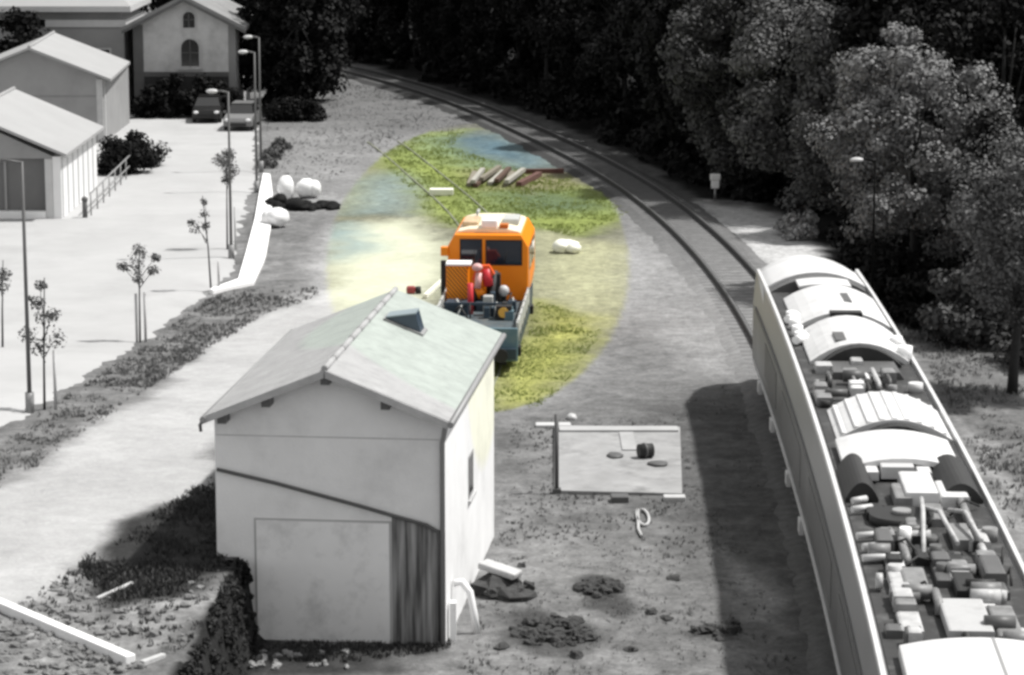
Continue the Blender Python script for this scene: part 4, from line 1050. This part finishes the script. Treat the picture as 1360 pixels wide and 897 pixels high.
sapling(-9.95, 88.9, 3.2, [(-.2,0,2.6,.5),(-.18,0,3.0,.35),(-.45,0,2.15,.7),(-.15,.05,2.2,.45),(-.6,0,2.3,.4)], 170, 'thin leaning sapling at the bend of the low white wall', 403, [(.25, .1, 1.0)], (-.22, 0))
sapling(-10.35, 98.0, 3.7, [(0,0,3.2,1.0),(.1,.1,3.5,.7),(-.2,0,3.3,.8),(.2,0,2.9,.8),(.05,0,2.6,.6)], 480, 'bushy dark sapling with the fullest crown, behind the second street lamp', 404, [(.3, 0, 1.6)], (.05, 0))
sapling(-14.65, 77.0, 2.6, [(0,0,1.9,.8),(.1,0,2.2,.6)], 160, 'sapling mostly cut off by the left picture edge', 405, [])

# ------------------------------------------------------------------ parked cars
def car(lab, x, y, rz, m):
    r = thing('parked_car', lab, 'car', (x, y, Tz(x, y) + .07), rz, group='cars parked at the far end of the car park')
    r.scale = (.86, .86, .86)
    lo = [(-2.0, .28), (2.0, .28), (2.02, .75), (1.9, .92), (-.95, .95), (-1.9, .78), (-2.05, .55)]
    MB().prism(lo, -.85, .85, 'x').build('body', m, r, .05)
    cb = MB(); b_ = [(-.78, -1.0, .953), (.78, -1.0, .953), (.78, 1.75, .953), (-.78, 1.75, .953), (-.6, -.25, 1.46), (.6, -.25, 1.46), (.6, 1.35, 1.46), (-.6, 1.35, 1.46)]
    cb.add(b_, [(0,3,2,1),(0,1,5,4),(1,2,6,5),(2,3,7,6),(3,0,4,7)]).build('windscreen', M_glass, r)
    MB().box(-.62, .62, -.3, 1.4, 1.463, 1.5).build('roof', m, r, .02)
    for sx in (-1, 1):
        for yw in (-1.3, 1.3):
            MB().prism([(yw + .31*math.cos(a*math.pi/9), .31 + .31*math.sin(a*math.pi/9)) for a in range(18)], sx*.78 - .1, sx*.78 + .1, 'x', smooth=True).build('wheel', M_rub, r)
        MB().ball((sx*.62, -1.98, .66), .16, .08, .1).build('headlight', M_white, r)
        MB().box(sx*.95 - .08, sx*.95 + .08, -.75, -.6, .95, 1.08).build('mirror', m, r)
    MB().box(-.5, .5, -2.1, -2.03, .32, .48).build('grille', M_black, r)
car('grey car parked nose out beside the far lamp posts', -13.75, 138.8, R(-3), mat('pale_car_paint', .17, .3, .05, 1.0))
car('dark car with round pale headlights parked in the shade before the tall hedge', -15.9, 142.6, R(2), mat('dark_car_paint', .012, .3, .05, 1.0))

# ------------------------------------------------------------------ bags, rubbish and stones
def lump(name, lab, cat, parts, m, group=None, seed=0, rough=False):
    pr = random.Random(seed); mb = MB()
    for (x, y, z, a, b_, c_) in parts: mb.ball((x, y, z), a, b_, c_, 7 if rough else 14, 5 if rough else 9, .38 if rough else .10, pr, not rough)
    o = mb.build(name, m); return tag(o, lab, cat, group)
lump('white_bag', 'white bag on top of the black rubbish heap, nearest the lamp posts', 'bag', [(-9.35, 112.0, .45, .36, .4, .52)], M_bag, 'white bags by the rubbish heap', 1)
lump('white_bag', 'wide white bag on the right of the black rubbish heap', 'bag', [(-8.55, 112.2, .42, .42, .4, .4), (-8.2, 112.2, .4, .3, .35, .36)], M_bag, 'white bags by the rubbish heap', 2)
lump('white_bag', 'round white bag lying in front of the black rubbish heap, by the white wall', 'bag', [(-9.0, 104.0, .36, .42, .5, .38), (-9.35, 104.2, .32, .34, .4, .34)], M_bag, 'white bags by the rubbish heap', 3)
pr = random.Random(77)
lump('rubbish_heap', 'black plastic rubbish heap spread on the ground between the white bags', 'rubbish', [(-9.75 + 2.5 * q + pr.uniform(-.2, .2), 109.5 - .5 * q + pr.uniform(-.5, .5), pr.uniform(.02, .3) * (1 - .7 * q), pr.uniform(.15, .38), pr.uniform(.25, .5), pr.uniform(.15, .32) * (1 - .4 * q)) for q in np.linspace(0, 1, 26)], mat('black_plastic', .008, .7, .3, 4.0, .6, spec=.1), None, 4)
lump('white_sack', 'lumpy white sack lying on the grass right of the orange rail car', 'sack', [(1.8, 97.5, .2, .34, .5, .26), (2.2, 97.4, .18, .3, .45, .24), (2.02, 97.8, .2, .3, .4, .22)], M_bagy, None, 5)
ob = MB().box(-3.45, -2.45, 113.0, 113.5, 0, .27).build('white_block', M_bagy, bevel=.03); tag(ob, 'white oblong block lying in the green grass behind the orange rail car', 'block')
lump('rubble_pile', 'dark rubble pile with a pale stone slab on it, near the sunlit hut wall', 'rubble', [(-.35, 52.9, .1, .45, .55, .28), (.05, 52.4, .05, .4, .45, .16)] + [(-.15 + .6 * math.cos(k * 2.4) * (.4 + .05 * (k % 12)), 52.7 + .6 * math.sin(k * 2.4) * (.4 + .05 * (k % 12)), .1, .1 + .02 * (k % 4), .14, .1) for k in range(26)], mat('rubble', .05, .95, .4, 5.0, .8), None, 6, True)
ob = MB().box(-.42, .42, -.2, .2, 0, .14, Matrix.Translation((-.25, 52.9, .36)) @ Matrix.Rotation(R(-28), 4, 'Z') @ Matrix.Rotation(R(10), 4, 'Y')).build('stone_slab', M_conc, bevel=.04); tag(ob, 'pale stone slab lying on top of the dark rubble pile', 'stone')
M_earth = mat('dark_earth', .045, .95, .5, 6.0, .8)
def heap(x, y, rx, ry, h, n, lab, seed):
    pr = random.Random(seed); pts = [(x, y, 0, rx * .6, ry * .6, h * .4)]
    for k in range(int(n * 2.2)):
        a = pr.uniform(0, 6.28); q = pr.uniform(.1, 1) ** .6; s = pr.uniform(.025, .12)
        pts.append((x + rx * q * math.cos(a), y + ry * q * math.sin(a), h * .6 * (1 - q * q), s * 1.3, s * 1.6, s))
    return lump('earth_heap', lab, 'earth heap', pts, M_earth, None, seed, True)
M_clod = mat('clod_earth', .05, .95, .4, 5.0, .5)
heap(.75, 49.9, .75, .95, .2, 46, 'broad dark heap of dug earth on the yard near the bottom edge', 7)
heap(1.75, 52.9, .45, .7, .16, 24, 'small dark clod heap behind the broad earth heap', 8)
heap(3.9, 49.95, .45, .3, .08, 14, 'low dark streak of clods on the pale earth close to the rail vehicle', 17)
pr = random.Random(31)
for k, (x, y, s) in enumerate([(3.3, 53.6, .1), (4.2, 50.4, .12), (2.7, 51.2, .09), (3.0, 50.8, .08), (2.2, 48.7, .1), (1.2, 48.4, .09), (-.2, 48.9, .1), (3.9, 49.4, .09), (.2, 54.6, .08)]):
    lump('clod', 'dark clod of earth scattered over the front of the yard', 'clod', [(x, y, .02, s * 1.4, s * 1.8, s)], M_clod, 'clods on the yard', k, True)
M_peb = mat('pebble_stone', .22, .9, .3, 3.0)
for k in range(26):
    x = pr.uniform(-5.0, -3.0); y = pr.uniform(47.6, 48.7)
    lump('pebble', 'small grey pebble in the dark strip before the hut door', 'pebble', [(x, y, .03, pr.uniform(.04, .1), pr.uniform(.04, .1), pr.uniform(.03, .07))], M_peb, 'pebbles before the hut', k, True)

# ------------------------------------------------------------------ concrete slab with its post, drum and blocks
sb = thing('concrete_slab', 'pale square concrete slab set in the yard between the hut and the rail vehicle', 'slab', (2.6, 64.3, 0))
m = mat('slab_concrete', .29, .9, .3, .7, .3, stain=(.1, .9, .6), bscale=12)
MB().add([(p[0] - 2.6, p[1] - 64.3, z) for z in (-.05, .07) for p in G['slab'][::-1]], [(0,3,2,1),(4,5,6,7),(0,1,5,4),(1,2,6,5),(2,3,7,6),(3,0,4,7)]).build('slab', m, sb)
MB().box(-1.4, 1.6, 2.9, 3.4, .075, .12).build('raised_edge', mat('slab_edge', .36, .9, .15, 1.0), sb)
MB().box(.1, .45, .8, 2.8, .075, .10).build('channel', mat('channel', .33, .9, .2, 1.0), sb)
ob = MB().tube([(1.03, 61.1, 0), (1.02, 61.1, 1.85)], .05, 8).box(.93, 1.13, 61.0, 61.2, 0, .1).build('marker_post', M_dkgrey); tag(ob, 'thin dark upright post at the near corner of the concrete slab', 'post')
dr_ = thing('rusty_drum', 'small dark drum lying on the concrete slab', 'drum', (3.2, 64.3, .075))
MB().tube([(-.14, 0, .17), (.2, .1, .17)], .17, 14).build('drum', M_black, dr_)
MB().tube([(-.02, .03, .17), (.03, .05, .17)], .19, 14).build('hoop', M_dkgrey, dr_)
lump('scrap', 'thin dark scrap lying far left of the drum on the concrete slab', 'scrap', [(2.5, 64.5, .1, .2, .3, .05)], M_dkgrey, None, 9)
lump('scrap', 'dark flat scrap close to the near side of the drum on the slab', 'scrap', [(3.5, 63.6, .1, .25, .25, .05)], M_dkgrey, None, 11)
ob = MB().box(2.25, 2.65, 60.1, 60.5, -.02, .14).build('edge_block', M_dkgrey, bevel=.02); tag(ob, 'dark block at the near edge of the concrete slab', 'block')
ob = MB().box(3.45, 3.95, 60.25, 60.55, -.02, .1).build('edge_block', M_conc, bevel=.02); tag(ob, 'pale flat block at the near edge of the concrete slab', 'block')
ob = MB().box(.6, 1.5, 67.9, 68.25, 0, .1).build('pale_plank', M_white2, bevel=.02); tag(ob, 'white plank at the far corner of the concrete slab, beside the dark post', 'plank')
lump('stone', 'pale stone just beyond the white plank', 'stone', [(1.55, 69.0, .06, .14, .2, .1)], M_white2, None, 10)
lp = [(2.9 + .13 * math.sin(a), 58.6 + .75 * math.cos(a) + .03 * a, .04) for a in np.linspace(0, 5.6, 22)] + [(2.75, 57.6, .04), (2.8, 57.0, .04)]
ob = MB().tube(lp, .035, 6).build('hose_loop', M_conc); tag(ob, 'pale loop of hose lying on the dark yard before the concrete slab', 'hose')
# stack of old sleepers in the meadow
pr = random.Random(8)
for k in range(8):
    x = -1.75 + k * .27; y = 118.2 + pr.uniform(-.5, .5)
    ob = MB().box(-.1, .1, -2.2, 2.2, 0, .16, Matrix.Translation((x, y, .02 + .15 * (k % 2))) @ Matrix.Rotation(R(-7 + pr.uniform(-5, 5)), 4, 'Z')).build('old_sleeper', [mat('weathered_wood', (.2, .18, .14), .9, .3, 5.0), mat('brown_wood', (.09, .055, .04), .9, .3, 5.0), mat('bleached_wood', (.34, .33, .29), .9, .2, 5.0)][(k * 2) % 3])
    tag(ob, 'weathered sleeper in the loose stack lying on the meadow beyond the rail car', 'sleeper', 'old sleepers stacked on the meadow')
ob = MB().box(-.95, .95, -.12, .12, 0, .2, Matrix.Translation((1.35, 120.4, .02)) @ Matrix.Rotation(R(6), 4, 'Z')).build('old_beam', mat('red_brown_wood', (.12, .06, .05), .9, .3, 5.0)); tag(ob, 'dark red brown beam lying crosswise just right of the sleeper stack', 'beam')
ob = MB().box(-.12, .12, -1.9, 1.9, 0, .2, Matrix.Translation((.75, 117.6, .02)) @ Matrix.Rotation(R(-14), 4, 'Z')).build('old_beam', mat('red_brown_wood', (.12, .06, .05), .9, .3, 5.0)); tag(ob, 'dark red brown beam lying along the right side of the sleeper stack', 'beam')
# track marker
tm = thing('track_marker', 'small white marker post at the far end of the pale platform, before the dark wood', 'marker post', (8.4, 111.9, 0))
MB().tube([(0, 0, 0), (0, 0, .45)], .05, 8).build('stake', M_grey, tm)
MB().box(-.17, .17, -.05, .05, .45, .78).build('plate', M_white, tm, .03)
MB().box(-.22, .22, -.06, .06, .783, 1.06).build('head', M_white, tm, .05)

# ------------------------------------------------------------------ grass tufts: nobody could count the blades
def grass(name, lab, regions, m, seed):
    rnd = np.random.default_rng(seed); P_ = []
    for reg, n, hs in regions:
        poly = np.array(G[reg] if isinstance(reg, str) else reg); lo = poly.min(0); hi = poly.max(0)
        q = rnd.uniform(lo, hi, (n * 6, 2)); q = q[pip(poly.tolist(), q[:, 0], q[:, 1]) < 0][:n]
        dens = fbm(q[:, 0], q[:, 1], 1.3, seed) + .25; q = q[dens > rnd.uniform(-.2, .5, len(q))]
        P_.append(np.column_stack([q, np.full(len(q), hs)]))
    q = np.concatenate(P_); z = T(q[:, 0], q[:, 1]); n = len(q)
    V = []; 
    for b_ in range(5):
        a = rnd.uniform(0, 6.28, n); h = q[:, 2] * rnd.uniform(.5, 1.3, n); w = q[:, 2] * .22; off = rnd.normal(size=(n, 2)) * (q[:, 2] * .45)[:, None]
        bx = q[:, 0] + off[:, 0]; by = q[:, 1] + off[:, 1]; dx = np.cos(a); dy = np.sin(a); le = rnd.normal(size=(n, 2)) * (h * .5)[:, None]
        V.append(np.stack([np.stack([bx - dx*w, by - dy*w, z - .02], 1), np.stack([bx + dx*w, by + dy*w, z - .02], 1), np.stack([bx + le[:,0] + dx*w*.3, by + le[:,1] + dy*w*.3, z + h], 1), np.stack([bx + le[:,0] - dx*w*.3, by + le[:,1] - dy*w*.3, z + h], 1)], 1))
    v = np.concatenate(V).reshape(-1, 3)
    o = bpy.data.objects.new(name, leaf_mesh(name, v, m)); C.objects.link(o); return tag(o, lab, 'grass', kind='stuff')
grass('verge_grass', 'rough grey grass of the verge between car park and road', [('verge', 3600, .07)], leaf_mat('verge_blades', .09, .16), 61)
grass('bank_grass', 'dark rough grass and weeds on the bank left of the hut', [('bank_dark', 3000, .08), ('bank_mid', 500, .06), ('front_strip', 1200, .07)], leaf_mat('bank_blades', .025, .085), 62)
grass('yard_grass', 'short grey grass scattered over the yard and along the rail vehicle', [([(-1, 47), (5.2, 47), (4.8, 58), (4, 69), (0, 69), (-.3, 57)], 3000, .05), ('rightgrass', 2200, .08), ('oil', 300, .05), ('slope_far', 2600, .06)], leaf_mat('yard_blades', .07, .22), 63)
grass('meadow_grass', 'green and yellow grass of the meadow round the orange rail car', [('green_top', 9000, .06), ('yellow_r', 3000, .045), ('pinkish', 800, .06)], leaf_mat('meadow_blades', (.19, .24, .07), (.28, .32, .1)), 64)
shrub('ivy_bush', 'dark bush overhanging the bank corner against the front of the hut', 'bush', -5.2, 48.9, 1.2, .4, .5, .5, M_leafhedge, 1800, .1, 311, 16)

# weeds covering the steep face of the bank
rnd = np.random.default_rng(9); cc = []
for k in range(260):
    y = rnd.uniform(41.5, 49.4); xw = -5.06 - (49.25 - y) * .045; u = rnd.uniform(-.04, .42); cc.append((xw + u, y, float(T(xw + u, y)) - .06, rnd.uniform(.5, .9)))
v = leaf_cloud(rnd, 26000, np.array(cc), .15, .075)
o = bpy.data.objects.new('bank_weeds', leaf_mesh('bank_weeds', v, leaf_mat('weed_leaves', .012, .04))); C.objects.link(o)
tag(o, 'dark weeds covering the steep bank face before the hut door', 'weeds', kind='stuff')
# loose stones of the scree in the near corner and on the bank: nobody could count them
mb = MB(); pr = random.Random(3); n_ = 0; sp = G['scree']; bp_ = G['bank_mid']
while n_ < 420:
    x = pr.uniform(-10, -5.2); y = pr.uniform(41, 49)
    X_ = np.array([x]); Y_ = np.array([y]); a = pip(sp, X_, Y_)[0] < 0; b_ = pip(bp_, X_, Y_)[0] < 0
    if not a and not (b_ and pr.random() < .25): continue
    s = pr.uniform(.025, .09); mb.ball((x, y, Tz(x, y) + s * .2), s * 1.3, s * 1.3, s * .8, 7, 5, .35, pr, False); n_ += 1
o = mb.build('loose_stones', mat('loose_stone', .16, .95, .6, 2.0, .4)); tag(o, 'loose grey stones scattered over the bank beside the white kerb beam', 'stones', kind='stuff')
